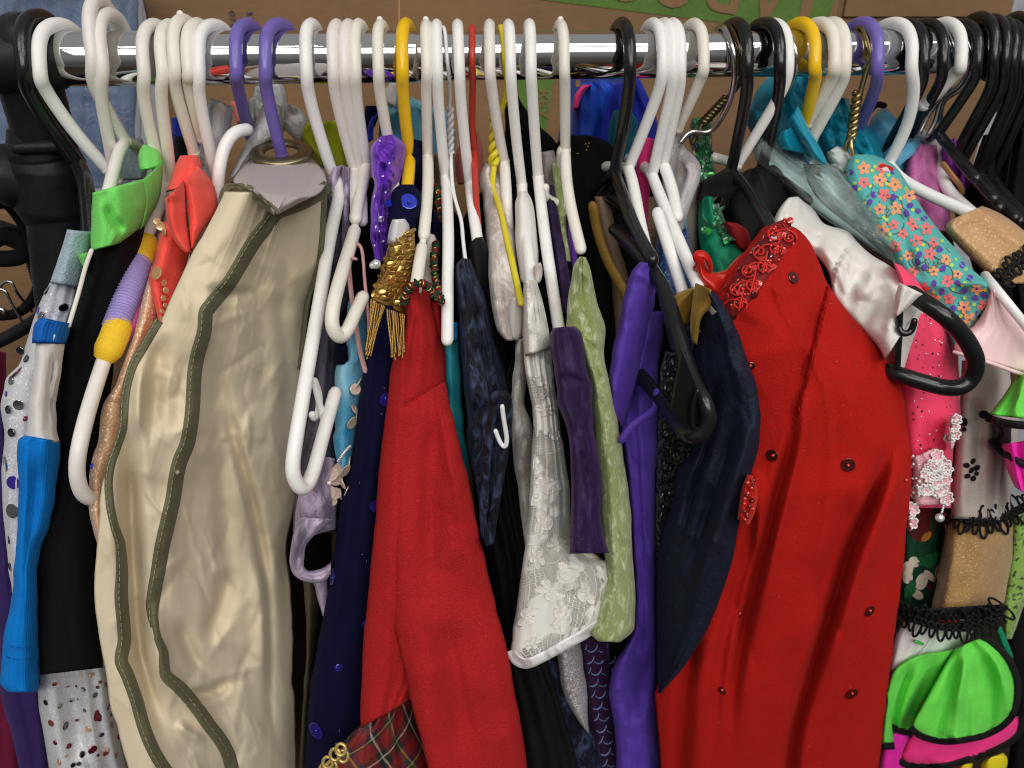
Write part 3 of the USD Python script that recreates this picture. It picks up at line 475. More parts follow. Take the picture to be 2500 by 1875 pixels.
hanger('white hanger right of the purple pair, its long arm looping down beside the garment bag', 760, 745, 815, 432, W, .0039, arms=('815,432,0 838,470,.02 860,530,.05', '815,432,0 828,456,-.015 810,560,-.055 786,700,-.095 755,880,-.135 728,1040,-.165 716,1120,-.175 718,1165,-.178 738,1192,-.176 758,1170,-.168 782,1090,-.15 818,960,-.12'), extra=(('strap_hook', '768,930,-.128 778,965,-.126 777,1005,-.126 768,1020,-.127 762,1012,-.128', .55), ('rib', '768,935,-.128 780,985,-.13 792,1035,-.132', .5)))
hanger('white hanger, first of three close together left of the purple sequin cloth', 822, 811, 866, 415, O, .0037)
hanger('white hanger, middle of three close together left of the purple sequin cloth', 851, 839, 882, 420, O, .0037)
hanger('ivory hanger with notched shoulder, its front arm bent in a loop before the pink strap', 876, 865, 893, 402, I, .0038, arms=('893,402,0 885,450,-.02 874,500,-.045 868,535,-.06', '866,562,-.062 852,610,-.085 825,700,-.115 812,760,-.128 813,800,-.132 830,822,-.13 848,806,-.125 866,768,-.115 886,725,-.10'), extra=(('peg', '868,535,-.06 867,562,-.062', .6),))
hanger('ivory hanger with a chipped top nub beside the bright yellow one', 930, 922, 958, 390, I, .0036, nub=True)
hanger('bright yellow plastic hanger, left of the two yellow ones', 991, 981, 1000, 385, 'yellow_plastic', .0040, arms=('1000,385,0 998,420,-.02 992,480,-.045', '1000,385,0 1004,400,.03 1010,450,.07'))
hanger('ivory hanger just right of the left yellow hanger, notched arm above the red velour', 1041, 1041, 1044, 382, I, .0036, nub=True, arms=('1044,382,0 1045,440,-.03 1040,520,-.06 1035,575,-.075', '1030,605,-.08 1023,650,-.095 1014,710,-.11', '1052,585,-.05 1050,640,-.06 1045,690,-.07'), extra=(('peg', '1035,575,-.075 1030,605,-.08', .6),))
hanger('white hanger right beside the white wire one, long arm running straight down', 1066, 1067, 1087, 432, W, .0036, arms=('1087,432,0 1094,560,-.06 1093,700,-.095 1092,830,-.12', '1087,432,0 1092,450,.04 1098,500,.09'))
hanger('white hanger with a pointed hook left of the thin red one', 1117, 1121, 1147, 450, W, .0036, arms=('1147,450,0 1153,500,-.03 1166,590,-.06', '1147,450,0 1150,460,.03 1155,500,.07'))
hanger('white hanger left of the yellow wire hook', 1195, 1196, 1231, 395, O, .0036, arms=('1231,395,0 1236,470,-.02 1240,560,-.03',))
hanger('white hanger, second right of the yellow wire hook, over the white lace sleeve', 1241, 1247, 1274, 452, W, .0036, arms=('1274,452,0 1280,540,-.04 1290,620,-.075 1298,700,-.10',))
hanger('white hanger between the lace sleeve and the lime velvet, straight stem', 1292, 1297, 1314, 432, W, .0037, arms=('1314,432,0 1326,540,-.04 1347,690,-.085 1372,850,-.12', '1314,432,0 1316,445,.03 1322,500,.08'))
hanger('ivory hanger with a broken nub alone on bare rail left of the first black hook', 1368, 1379, 1380, 366, I, .0036, nub=True, arms=('1380,366,0 1384,440,-.025 1397,520,-.05 1418,608,-.075', '1372,368,0 1370,430,.01 1374,530,.02'), extra=(('strap_hook', '1332,458,-.01 1331,470,-.01 1336,482,-.01 1355,493,-.01 1378,505,-.012', .8),))
def black(label, xt, xf, xn, yn, arms=(), web=None, r=.0042, **k):
    t = hanger(label, xt, xf, xn, yn, BK, r, arms=arms, name='tubular_hanger', **k)
    if web: t.add('web', *web)
    return t
t = black('black hanger standing alone mid-right whose arm ends in the purple strap', 1518, 1540, 1500, 422, ('1500,422,0 1518,470,-.03 1552,560,-.07 1590,630,-.10', '1498,422,0 1462,466,.03 1420,530,.08 1390,590,.12', '1440,506,.05 1470,480,.03 1500,484,.0 1530,510,-.02 1552,560,-.05'))
t.add('clip', ball(P(1592, 634, -.102), .0042, 2), BK)
t = Thing('shoulder_hanger', 'black moulded hanger end with a smoky oval panel in front of the navy sleeve', 'hanger', P(1690, 1060, -.16))
t.add('arm', ptube('1500,560,-.03 1560,620,-.08 1616,698,-.112 1652,800,-.14 1694,930,-.168 1722,985,-.182 1730,1025,-.185 1716,1056,-.185 1696,1066,-.183 1660,1040,-.165 1600,960,-.12 1545,895,-.09', .0046, 80), BK)
t.add('panel', slab('1666,860 1702,950 1722,990 1726,1025 1712,1056 1694,1062 1655,1030 1640,1000', -.181, -.178), 'smoke_plastic', smooth=False)
t.add('rim', ptube('1702,955,-.184 1714,985,-.184 1714,1030,-.184 1700,1048,-.184 1690,1020,-.184 1694,980,-.184 1702,955,-.184', .0012, 40), BK)
hanger('white hanger, left one of the trio right of the lone black hook', 1594, 1620, 1534, 412, W, .0039, bow=-.05, arms=('1534,412,0 1545,450,-.02 1562,540,-.05 1585,640,-.08', '1534,412,0 1500,408,.03 1420,404,.10'))
hanger('white hanger, middle one of the trio right of the lone black hook', 1621, 1645, 1592, 428, W, .0039, bow=-.05, arms=('1592,428,0 1608,470,-.02 1650,570,-.06 1705,700,-.105', '1592,428,0 1560,398,.04 1482,374,.11'))
hanger('white hanger, right one of the trio right of the lone black hook', 1641, 1664, 1620, 400, W, .0039, bow=-.05, arms=('1620,400,0 1640,460,-.02 1654,530,-.04', '1606,520,-.05 1634,610,-.07 1668,716,-.09'))
hanger('ivory hanger alone between the white trio and the silver wire hook', 1694, 1721, 1655, 312, I, .0038, bow=-.05, stubs=False)
black('black hanger with broad moulded neck, left of two before the red coat', 1795, 1828, 1785, 418, ('1785,418,0 1815,448,-.02 1850,500,-.05 1888,566,-.08', '1785,418,0 1740,450,.02 1700,500,.05'), ('web', ) and (slab('1718,446 1790,412 1812,432 1835,470 1856,512 1800,488 1755,480 1706,492', -.012, -.006), BK, False))
black('black hanger, right of the two with moulded necks in front of the red coat', 1866, 1908, 1860, 412, ('1860,412,0 1905,440,-.01 1970,490,-.03', '1860,412,0 1820,445,.02 1780,470,.05'), low=240)
hanger('white hanger half hidden behind the right black moulded hook', 1886, 1929, 1800, 402, W, .0038, bow=-.25, arms=('1800,402,0 1790,440,.02 1770,500,.04', '1820,500,.02 1838,560,.0 1860,640,-.02'), extra=(('bar', '1702,376,.03 1750,386,.03 1800,402,.01', 1.),))
hanger('yellow plastic hanger, right of the two yellow ones, over the turquoise satin', 1954, 1994, 1966, 300, 'yellow_plastic', .0042, bow=-.1, stubs=False)
hanger('ivory hanger, left of the pair right of the yellow hook over turquoise satin', 2000, 2042, 1972, 300, I, .0042, bow=-.1, stubs=False)
hanger('ivory hanger, right of the pair right of the yellow hook over turquoise satin', 2030, 2068, 1980, 342, I, .0042, bow=-.1, stubs=False)
hanger('purple hanger on the right part of the rail, with a brass wire hook beside it', 2106, 2148, 2078, 345, 'purple_plastic', .0043, bow=.06, yN=.04, stubs=False)
hanger('large bright white hanger left of the black cluster, carrying a red tag scrap', 2182, 2232, 2168, 400, W, .0041, bow=.2, arms=('2168,400,0 2205,440,-.02 2300,490,-.045 2400,534,-.07',))
hanger('black hanger first right of the large bright white hook', 2212, 2262, 2152, 385, BK, .0038, bow=0, yN=.03, stubs=False); hanger('black hanger second right of the large bright white hook', 2262, 2308, 2216, 340, BK, .0038, bow=0, yN=.03, stubs=False)
hanger('white hanger among the black ones at right, flanked by silver wires', 2308, 2352, 2256, 256, W, .0041, bow=0, arms=('2240,322,.04 2275,350,.03 2295,400,.01 2308,450,-.01 2330,480,-.02 2376,522,-.05',))
for i, (a, b, c, d, l) in enumerate(((2348, 2392, 2300, 340, 'black hanger just right of the white one flanked by silver wires'), (2392, 2432, 2330, 360, 'black hanger second right of the white one flanked by wires'), (2425, 2460, 2356, 384, 'third black hanger in the crowded right end of the rail'), (2448, 2480, 2380, 410, 'fourth black hanger in the crowded right end of the rail'), (2466, 2500, 2402, 420, 'fifth black hanger, second last at the right end of the rail'), (2486, 2522, 2430, 430, 'last black hanger at the right edge, against the socket'))):
    c, d = c+(13*i*i) % 17-8, d+(29*i) % 31-15
    hanger(l, a, b, c, d, BK, .0037, bow=0, lift=.0015*((i*3) % 4), arms=(f'{c},{d},0 {c+30},{d+40},-.02 {c+90},{d+110},-.05', f'{c},{d},0 {c-20},{d+10},.03 {c-40},{d+50},.08'))
def wire(label, path, mt, r, twist=None, tail=(), name='wire_hanger'):
    t = Thing(name, label, 'hanger', P(*[float(c) for c in path.split()[-1].split(',')]))
    t.add('hook', ptube(path, r, 60), mt)
    if twist:
        a = P(*twist[0]); b = P(*twist[1]); ax = b-a; ln = np.linalg.norm(ax); ax /= ln; u = np.cross(ax, (0, 1, 0)); u /= np.linalg.norm(u); w = np.cross(ax, u)
        s = np.linspace(0, 1, 70)
        for ph in (0, np.pi):
            q = a+s[:, None]*ln*ax+r*1.05*(np.cos(s*twist[2]*2*np.pi+ph)[:, None]*u+np.sin(s*twist[2]*2*np.pi+ph)[:, None]*w)
            t.add('twist', tube(q, r, 8), mt)
    for a in tail: t.add('wire_arm', ptube(a, r, 40), mt)
    return t
def whook(xt, xf, ytop=80):            # depth path of a wire over the rail: back, top, front
    zt = ZR+RR+.002; out = []
    for px, y, z in ((2*xt-xf, .02, ZR-.004), (xt, 0, zt), (xf*.6+xt*.4, -.012, ZR+.011), (xf, -.019, ZR-.002)):
        X = Xat(px, y, z); d = np.array([X, y, z])-EYE; k = d@FW; out.append(f'{1250+F*(d@RT)/k:.1f},{937.5-F*(d@UP)/k:.1f},{y}')
    return ' '.join(out)
wire('thin white coated wire hanger with a twisted neck, over the dark navy velvet', whook(1081, 1092)+' 1098,205,-.012 1098,270,-.002', 'white_wire', .0013, ((1099, 265, 0), (1101, 372, -.002), 3), ('1101,372,-.002 1103,430,-.01 1112,490,-.03 1125,535,-.045 1130,580,-.06 1137,640,-.08', '1101,372,-.002 1098,400,.02 1094,450,.06'))
wire('thin red coated wire hanger beside a white one in the middle', whook(1152, 1153)+' 1154,200,-.012 1153,300,-.004 1158,370,.0', 'red_wire', .0022, None, ('1158,370,0 1162,480,-.03 1172,600,-.06', '1156,330,.0 1160,420,.03 1160,480,.06'))
wire('yellow coated wire hanger with a twisted neck, its arm running down to pale velvet', whook(1222, 1234)+' 1238,200,-.012 1230,250,-.004 1215,290,-.001', 'yellow_wire', .0021, ((1209, 285, 0), (1205, 400, -.004), 2.2), ('1207,395,-.003 1203,450,-.015 1210,480,-.03 1222,515,-.05 1232,560,-.07 1250,640,-.10 1272,740,-.13', '1200,395,-.0 1198,420,.01 1196,450,.03', '1212,290,.0 1203,262,.0 1197,238,.0'))
wire('silver wire hook with an S bend, over the clear plastic hanger', whook(1758, 1793)+' 1788,225,-.012 1760,290,-.004 1728,322,0 1690,322,0 1672,334,0 1660,350,0', 'steel_wire', .0021)
wire('bronze wire hook with a twisted neck beside the silver S hook', whook(1775, 1812)+' 1804,205,-.006 1770,245,.004', 'dark_wire', .0018, ((1772, 242, .004), (1716, 300, .006), 4), ('1716,300,.006 1700,330,.006 1690,350,.006',))
wire('silver wire hanger hugging the white hook beside the yellow one', whook(1905, 1945)+' 1938,190,-.012 1910,240,-.004 1880,300,.0 1874,370,.0', 'steel_wire', .0018)
wire('brass wire hanger with a long twisted neck beside the purple hook', whook(2098, 2128)+' 2124,150,-.016 2106,205,-.008 2096,240,-.004', 'brass', .0019, ((2094, 225, -.004), (2078, 338, -.004), 3.5), ('2078,336,-.004 2078,358,-.006 2084,385,-.012', '2074,330,-.004 2064,365,.004'))
wire('silver wire hanger left of the white hook in the black cluster', whook(2296, 2335)+' 2330,190,-.012 2300,235,-.004 2268,280,.0 2245,325,.0', 'steel_wire', .0018)
wire('silver wire hanger right of the white hook in the black cluster', whook(2322, 2366)+' 2360,180,-.012 2335,215,-.004 2302,240,.0 2285,290,.0 2265,330,.0', 'steel_wire', .0018)
wire('outer silver wire hanger right of the white hook in the black cluster', whook(2330, 2373)+' 2368,185,-.012 2340,222,-.003 2306,246,.002 2296,300,.002', 'steel_wire', .0018)
# ---------------------------------------------------------------- clothes, left end
cloth('lace_motif', 'ebe7de', .85, .2, 'ffffff', 700, .8, .1); cloth('chartreuse', 'a9b022', .5, .3, 'e0e880', 1200, .2); cloth('lace_lining', 'ddd7ca', .85, .1)
garment('velvet_dress', 'maroon velvet dress, a sliver at the lower left corner', 'dress', 'maroon', '-40,850 -40,1100 -40,1500 -40,1920', '16,860 12,1000 42,1700 62,1920', -.04)
g = garment('purple_trousers', 'dark purple cotton trousers below the blue sleeve cuff', 'trousers', 'eggplant', '-40,990 -30,1200 -10,1500 0,1690 30,1800 56,1920', '12,1000 28,1200 40,1420 98,1640 112,1750 136,1920', -.10, folds=((.004, 3, 4),))
g.add('seam', ribbon(g.sh, '30,1738 60,1735 95,1722', 2, .0006), 'eggplant')
holo = ['holo_dark', 'holo_dark', 'holo_red', 'holo_silver', 'holo_violet', 'holo_silver']
def sequins(t, sh, spots, mats, seed, name='sequin', **k):
    r = np.random.default_rng(seed)
    for i, s in enumerate(spots):
        m_ = mats[i % len(mats)] if isinstance(mats, list) else mats
        t.add(name, spangle(sh, s[0], s[1], s[2], rnd=r, **k), m_, smooth=40)
g = garment('sequin_leotard', 'silver white leotard with round holographic dots and a grey fleece strap', 'leotard', 'holo_white', '150,640 122,690 85,770 45,890 12,930 3,1000 10,1060 3,1150 8,1250 25,1420 40,1520', '212,640 200,700 175,800 120,950 105,1100 95,1250 92,1400 92,1520', (-.11, -.10, -.145, -.14), folds=((.004, 3, 3), (.002, 8, 6)))
panel(g, 'strap', 'fleece', '164,560 152,600 138,640 122,690', '222,566 220,610 212,660 200,705', (-.116, -.106, -.122, -.11), folds=((.002, 3, 2),))
sequins(g, g.sh, [(116, 708, 11), (143, 670, 5), (185, 700, 8), (155, 750, 10), (94, 758, 8), (100, 772, 10), (50, 856, 9), (65, 875, 9), (42, 908, 15), (28, 928, 10), (16, 962, 6), (46, 988, 11), (20, 1000, 9), (28, 1056, 9), (62, 1022, 6), (13, 1134, 17), (33, 1178, 14), (30, 1247, 15), (22, 1318, 8), (26, 1384, 9), (64, 1100, 7)], holo, 1)
g = garment('raglan_top', 'white sleeve with bright blue ribbed lower half and blue cuff, at the left edge', 'top', 'blue_knit', '60,1063 42,1078 40,1110 45,1180 45,1210 33,1400 25,1480 10,1545 2,1620 0,1665 22,1690', '147,1078 147,1110 142,1160 134,1220 118,1290 98,1350 92,1400 93,1540 95,1620 92,1690', (-.166, -.158, -.176, -.168), part='sleeve_cuff', power=-2.6, micro=.0008, folds=((.005, 2.5, 2),), creases=(('118,1090 95,1180 80,1300 72,1450', 26, .006),))
panel(g, 'sleeve', 'white_cloth', '102,808 86,850 82,900 75,960 63,1072', '160,822 154,870 142,950 137,1010 147,1082', (-.158, -.15, -.164, -.158), folds=((.003, 3, 2),), creases=(('146,850 128,900 122,1000 118,1075', 6, .006),))
panel(g, 'upper_band', 'blue_band', '100,775 82,795 78,838', '174,790 168,812 160,840', (-.161, -.15, -.163, -.153), folds=((.001, 3, 2),))
g.add('stitching', join([dashes(g.sh, '22,1578 50,1584 88,1574', .0003), dashes(g.sh, '14,1604 50,1612 90,1602', .0003)]), 'blue_band')
g = garment('black_sleeve_top', 'black knit top with lime collar, its long sleeve hanging left of the spiral tube', 'top', 'black_cloth', '228,596 212,650 200,700 172,790 155,850 150,960 148,1060 133,1160 130,1230 95,1300 88,1380 91,1500 94,1600 98,1648', '354,552 338,630 315,710 292,790 276,900 265,1000 250,1100 240,1200 238,1300 236,1400 236,1450 243,1540 250,1605 252,1630', (-.118, -.09, -.165, -.155), part='sleeve', folds=((.006, 2.5, 2),))
panel(g, 'collar', 'lime_spandex', '226,470 221,540 222,614', '352,436 360,490 348,545 305,590', (-.128, -.095, -.13, -.112), folds=((.003, 3, 2),), bulge=.02, power=-2.4, crumple=(8, .003, 7, 60), creases=(('262,490 285,550 320,565', 10, .006),))
panel(g, 'collar', 'lime_spandex', '335,450 345,500 338,570', '398,392 394,460 372,520', (-.09, -.05, -.10, -.06), folds=((.004, 3, 2),))
panel(g, 'neck_edge', 'lime_spandex', '350,352 338,380 345,420', '378,362 395,380 398,405', (-.03, -.03, -.07, -.05))
panel(g, 'hem_tag', 'lime_spandex', '188,622 196,640 206,658', '222,614 220,636 214,656', -.125, T=.01)
g.add('piping', ptube('223,612,-.128 208,655,-.132 196,700,-.136 168,795,-.146', .0011), 'white_cloth')
g = garment('sequin_skirt', 'white skirt with scattered coloured sequins below the black sleeve', 'skirt', 'holo_white', '88,1600 92,1700 108,1800 128,1920', '270,1600 282,1700 295,1790 328,1920', (-.135, -.12, -.145, -.125), folds=((.010, 3, .8), (.004, 7, 1)), creases=(('160,1640 185,1760 200,1880', 22, .010),))
r_ = np.random.default_rng(5); sp = [(98, 1664, 6), (112, 1715, 9), (125, 1765, 11), (146, 1724, 8), (160, 1772, 11), (135, 1813, 7), (144, 1860, 9), (168, 1821, 8), (178, 1868, 7), (133, 1670, 7), (200, 1683, 12), (232, 1697, 8), (238, 1746, 16), (215, 1780, 10), (226, 1830, 12), (248, 1794, 7), (258, 1839, 9), (272, 1770, 9), (206, 1734, 6), (258, 1672, 7), (222, 1648, 7), (188, 1758, 5), (200, 1842, 9), (283, 1845, 8), (175, 1710, 6), (267, 1720, 6), (288, 1800, 7)]
sp = [(x, y, r*.72) for x, y, r in sp]+[(r_.uniform(110, 300), r_.uniform(1665, 1870), r_.uniform(3, 5)) for _ in range(14)]
sequins(g, g.sh, sp, ['holo_red', 'holo_dark', 'holo_copper', 'holo_silver', 'holo_dark', 'holo_red', 'amber_sequin'], 2, squash=.9)
t = Thing('spiral_tube', 'lilac ribbed elastic tube with yellow cuffs pushed over the hanger arm', 'armband', P(310, 720, -.11))
pp = catmull(P(np.array([342, 325, 304, 280.]), np.array([628, 680, 740, 806.]), np.array([-.085, -.10, -.112, -.124])), 220)
t.add('ribbed_sleeve', tube(pp, .0066+.00055*np.sin(np.linspace(0, 2*np.pi*27, 220)), 20), 'lilac_rib')
t.add('cuff', ptube('357,598,-.077 343,634,-.087', .0070, 6, k=20), 'yellow_cuff'); t.add('cuff', ptube('288,797,-.122 276,830,-.128 264,856,-.131', .0074, 8, k=20), 'yellow_cuff')
t.add('pink_edge', ptube('352,664,-.088 342,720,-.096 322,775,-.11 300,826,-.121', .0042, 20), 'pink_cloth')
g = garment('nude_sleeve_dress', 'nude glitter mesh dress sleeve hanging between the spiral tube and the garment bag', 'dress', 'nude_glitter', '364,672 346,740 322,830 302,880 286,930 258,978 246,1015 240,1070 224,1120 217,1170 217,1230 226,1290 240,1335', '394,688 394,760 358,850 336,900 312,975 306,1050 291,1110 268,1170 264,1220 262,1290 256,1335', (-.115, -.10, -.188, -.18), part='sleeve', power=-2.4, micro=.0006, folds=((.002, 2, 4),), creases=(('378,760 340,860 312,920 296,960', 7, .002), ('250,975 280,985 305,980', 6, .003)))
sequins(g, g.sh, [(226, 1138, 6)], ['blue_sequin'], 3)
g = garment('coral_blouse', 'bright coral mesh top with a stand-up collar, tucked behind the garment bag', 'top', 'coral', '402,540 386,590 376,640 362,678 382,760 392,850', '475,560 462,620 450,680 440,730 425,800 405,870', (-.112, -.09, -.13, -.11), folds=((.004, 4, 2),), crumple=(10, .004, 6, 60))
panel(g, 'collar', 'coral', '402,486 404,530 424,585 455,620', '450,440 455,500 462,560 472,610', (-.118, -.10, -.12, -.10), folds=((.004, 3, 2),), crumple=(10, .004, 6, 60))
panel(g, 'collar', 'coral', '450,448 456,500 462,560 468,612', '482,405 532,505 512,540 482,580', (-.10, -.06, -.12, -.09), folds=((.003, 3, 2),), crumple=(10, .004, 6, 60))
panel(g, 'neck_edge', 'coral', '440,380 425,410 405,470', '480,378 492,405 470,450', (-.04, -.04, -.08, -.06))
sequins(g, g.sh, [(392, 552, 10), (402, 566, 9), (384, 540, 8), (383, 667, 15), (400, 690, 8), (404, 708, 8), (398, 728, 7), (402, 745, 6), (395, 760, 6), (396, 778, 6)], 'amber_sequin', 4, off=.004)
t = Thing('film_cover', 'crumpled clear dust cover sticking up between the white and the purple hooks', 'plastic cover', P(560, 400, .03))
for L, R, Y in (('515,238 498,300 478,400 470,480', '572,262 562,330 548,420 505,490', .02), ('648,240 618,310 585,380 548,450', '690,262 692,320 650,352 605,400', .015)):
    t.sh = sheet(L, R, Y, T=.012, folds=((.006, 4, 1), (.003, 9, 2)), crinkle=(.004, 40)); t.add('fold', t.sh.mesh, 'white_film', uv=t.sh.uv)
t = Thing('ruffled_bag', 'crinkled white translucent bag ruffle behind the right purple hook', 'plastic bag', P(680, 270, .08))
for L, R, Y in (('622,210 615,260 640,330', '690,200 705,240 690,330', .08), ('680,240 680,290 720,340', '740,270 755,310 740,345', .085), ('600,250 585,290 590,330', '625,230 632,280 620,330', .09)):
    s = sheet(L, R, Y, T=.02, folds=((.008, 5, 3),), crinkle=(.008, 30)); t.add('ruffle', s.mesh, 'white_film', uv=s.uv)
g = garment('green_scrap', 'bright lime cloth edge peeking behind the left purple hook', 'cloth', 'lime_satin', '622,240 610,265 612,290', '642,245 640,270 625,290', .10); g = garment('coral_scrap', 'small coral cloth edge peeking left of the purple hooks', 'cloth', 'coral_pink', '562,248 570,280 580,305', '578,246 590,265 590,300', .11)
g = garment('patterned_leotard', 'blue leotard with a yellow and teal swirl behind the left hooks', 'leotard', 'royal_velvet', '418,288 420,330 432,380', '476,278 490,320 480,380', .09, folds=((.004, 3, 3),)); panel(g, 'swirl', 'teal_crush', '462,300 465,320 472,342', '480,296 490,310 484,335', .082, T=.01); panel(g, 'swirl', 'lemon_satin', '462,322 470,332', '472,316 478,324', .080, T=.006); panel(g, 'skirt', 'dark_velvet', '425,330 425,370 430,420', '468,340 475,380 480,430', .08)
# ---------------------------------------------------------------- the garment bag
g = garment('garment_bag', 'cream vinyl garment bag with olive piping and a grey top with a brass eyelet', 'garment bag', 'bag_vinyl',
    '548,468 520,530 480,600 440,680 412,740 390,790 352,850 320,900 304,965 300,1040 285,1090 262,1150 250,1180 240,1290 232,1400 230,1440 238,1530 255,1620 264,1680 270,1720 290,1790 322,1920',
    '792,470 789,560 778,640 748,740 738,830 735,950 728,1150 718,1250 704,1310 702,1340 706,1400 712,1480 716,1560 714,1640 720,1730 724,1920',
    ((-.14, -.17, -.195, -.205, -.21, -.215), (-.09, -.085, -.09, -.10, -.11, -.12)), part='cover', T=.10, bulge=.02, folds=((.0045, 3.2, 1.6), (.002, 6, 2.5)), micro=.0004, soft=.5, crumple=(220, .0025, 9, 160), step=5, seed=12, power=3,
    creases=(('660,540 590,640 510,750 480,880 470,1000 430,1160 395,1340 375,1470', 30, -.007), ('310,1000 318,1150 322,1300 328,1450 340,1580 372,1700 420,1850', 24, .024), ('372,1470 385,1560 402,1640 480,1730 540,1810 570,1880', 22, -.008),
             ('545,900 560,1020 590,1130 622,1250 648,1400 660,1560 655,1850', 14, .011), ('500,800 530,960 545,1180 560,1380 590,1560', 26, .006), ('640,560 630,720 648,900 655,1100', 30, .006), ('700,560 690,760 700,950 690,1200', 22, .005),
             ('400,800 380,950 370,1100', 24, .010), ('440,1700 520,1690 570,1640', 14, .010), ('430,1760 480,1800 520,1810', 14, -.006), ('440,1500 470,1600 540,1660', 18, .006), ('620,1350 650,1500 640,1700', 26, -.010), ('500,690 560,720 640,700', 16, .006), ('560,1380 540,1480 500,1580', 22, .010), ('350,880 340,980 345,1090', 16, -.006)))
pip = '802,455 768,478 742,492 708,505 675,518 655,545 620,590 590,640 560,690 515,745 502,765 500,800 482,870 475,910 470,1000 458,1080 438,1130 428,1180 424,1210 412,1265 395,1340 385,1400 376,1450 372,1480 378,1530'
back = '388,782 352,845 322,898 306,962 300,1045 286,1092 270,1140 265,1180 268,1225 280,1285 294,1330 298,1400 296,1450 300,1505 304,1560 296,1610 312,1650 334,1712 350,1770 374,1830 420,1900'
w1 = np.interp(np.linspace(0, 1, 160), [0, .1, .25, .5, .8, .95, 1], [18, 19, 18, 18, 19, 17, 11])
pa = g.add('piping', ribbon(g.sh, pip, w1, .0010, n=160), 'olive_tape'); g.add('stitching', dashes(g.sh, pip, .00024, 12, 4, side=8), 'thread', parent=pa)
pb = g.add('piping', ribbon(g.sh, back, np.interp(np.linspace(0, 1, 150), [0, .3, .45, .6, 1], [11, 10, 11, 17, 16]), .0010, n=150), 'olive_tape'); g.add('stitching', dashes(g.sh, back, .00024, 12, 4, side=6), 'thread', parent=pb)
pc = g.add('piping', ribbon(g.sh, '376,1500 384,1552 400,1598 402,1640 442,1682 482,1730 512,1772 542,1812 560,1850 570,1910', np.r_[np.linspace(7, 17, 30), np.full(40, 17)], .0010, n=70), 'olive_tape'); g.add('stitching', dashes(g.sh, '402,1640 442,1682 482,1730 512,1772 542,1812 560,1850', .00028), 'thread', parent=pc)
g.add('piping', ribbon(g.sh, '792,470 788,560 780,640 750,745 740,830 733,900', 7, .0018), 'olive_tape')
s2 = panel(g, 'top_panel', 'grey_satin', '619,384 592,408 566,442 598,458 640,490 668,522', '756,384 780,405 800,442 790,464 730,496 678,524', ((.012, -.03, -.10, -.147, -.156, -.158), (.012, -.03, -.10, -.146, -.154, -.157)), T=.05, bulge=.02, folds=((.004, 3, 1),))
g.add('piping', ribbon(s2, '674,517 640,490 602,458 575,452 556,458 543,488', 10, .0016), 'olive_tape')
a = np.linspace(0, 2*np.pi, 64, endpoint=False); nz = np.array([0, -.24, .97]); ux = np.array([1., 0, 0]); uy = np.cross(nz, ux); c0 = P(687, 371, 0.0)
prof = [(.0108, -.001), (.0112, .0012), (.0135, .0022), (.017, .0020), (.0198, .0010), (.0210, -.0005), (.0200, -.002), (.0125, -.002)]
V = np.array([[c0+r0*(math.cos(x)*ux+math.sin(x)*uy)+h0*nz for r0, h0 in prof] for x in a]); k = len(prof); i = np.repeat(np.arange(64), k); j = np.tile(np.arange(k), 64)
g.add('eyelet', (V.reshape(-1, 3), np.vstack([np.stack([i*k+j, ((i+1) % 64)*k+j, ((i+1) % 64)*k+(j+1) % k], 1), np.stack([i*k+j, ((i+1) % 64)*k+(j+1) % k, i*k+(j+1) % k], 1)])), 'antique_brass')
g.add('snag', spangle(g.sh, 431, 1151, 5, th=.002), 'thread')
garment('striped_coat', 'taupe striped coat in the dark gap right of the garment bag', 'coat', 'taupe', '735,1400 748,1550 740,1700 728,1920', '790,1430 775,1560 762,1700 756,1920', (-.10, -.08, -.11, -.09), folds=((.006, 4, 1),))
# ---------------------------------------------------------------- clothes, centre
g = garment('lavender_dress', 'silvery lavender crushed velvet dress with a looped armhole near the garment bag', 'dress', 'grey_violet_velvet', '792,480 788,600 776,700 766,900 746,1050 730,1100 722,1200 714,1300', '856,480 852,700 828,800 822,950 818,1060 822,1130 824,1210 822,1300', (-.02, -.02, -.115, -.105), folds=((.008, 3, 2),), T=.06)
panel(g, 'strap', 'lavender_velvet', '812,408 800,440 796,480 800,540', '840,402 828,440 832,480 830,540', (-.01, -.01, -.03, -.03), T=.02); panel(g, 'strap', 'lavender_velvet', '835,405 834,460 833,540 836,650', '852,408 857,460 856,560 852,680', (-.012, -.012, -.06, -.06), T=.02)
panel(g, 'hem', 'lavender_velvet', '770,1110 745,1150 728,1210 718,1290 706,1370 722,1400', '820,1120 818,1160 822,1220 821,1290 770,1300 735,1330', (-.122, -.112, -.13, -.125), folds=((.005, 3, 2),), T=.02)
panel(g, 'armhole', 'lavender_velvet', '735,1262 714,1310 707,1365 715,1398 738,1418 778,1424 808,1404', '820,1268 772,1302 744,1345 742,1380 756,1394 786,1388 808,1372', -.132, T=.012, bulge=.008, folds=((.004, 2, 4), (.003, 4, 8))); panel(g, 'tail', 'lavender_velvet', '760,1410 775,1460 790,1510', '800,1390 805,1440 800,1500', -.12, T=.01)
g = garment('blue_velvet_top', 'sky blue velvet top edged with large cream paillettes, beside the navy coat', 'top', 'cyan_velvet', '850,735 846,800 847,880 820,892 816,960 818,1050 812,1066 818,1110 832,1160', '892,735 897,850 895,920 885,980 876,1050 868,1100 858,1160', (-.09, -.08, -.12, -.11), folds=((.004, 3, 2),))
panel(g, 'band', 'navy_velour', '820,844 818,888', '847,844 847,890', -.10, T=.015)
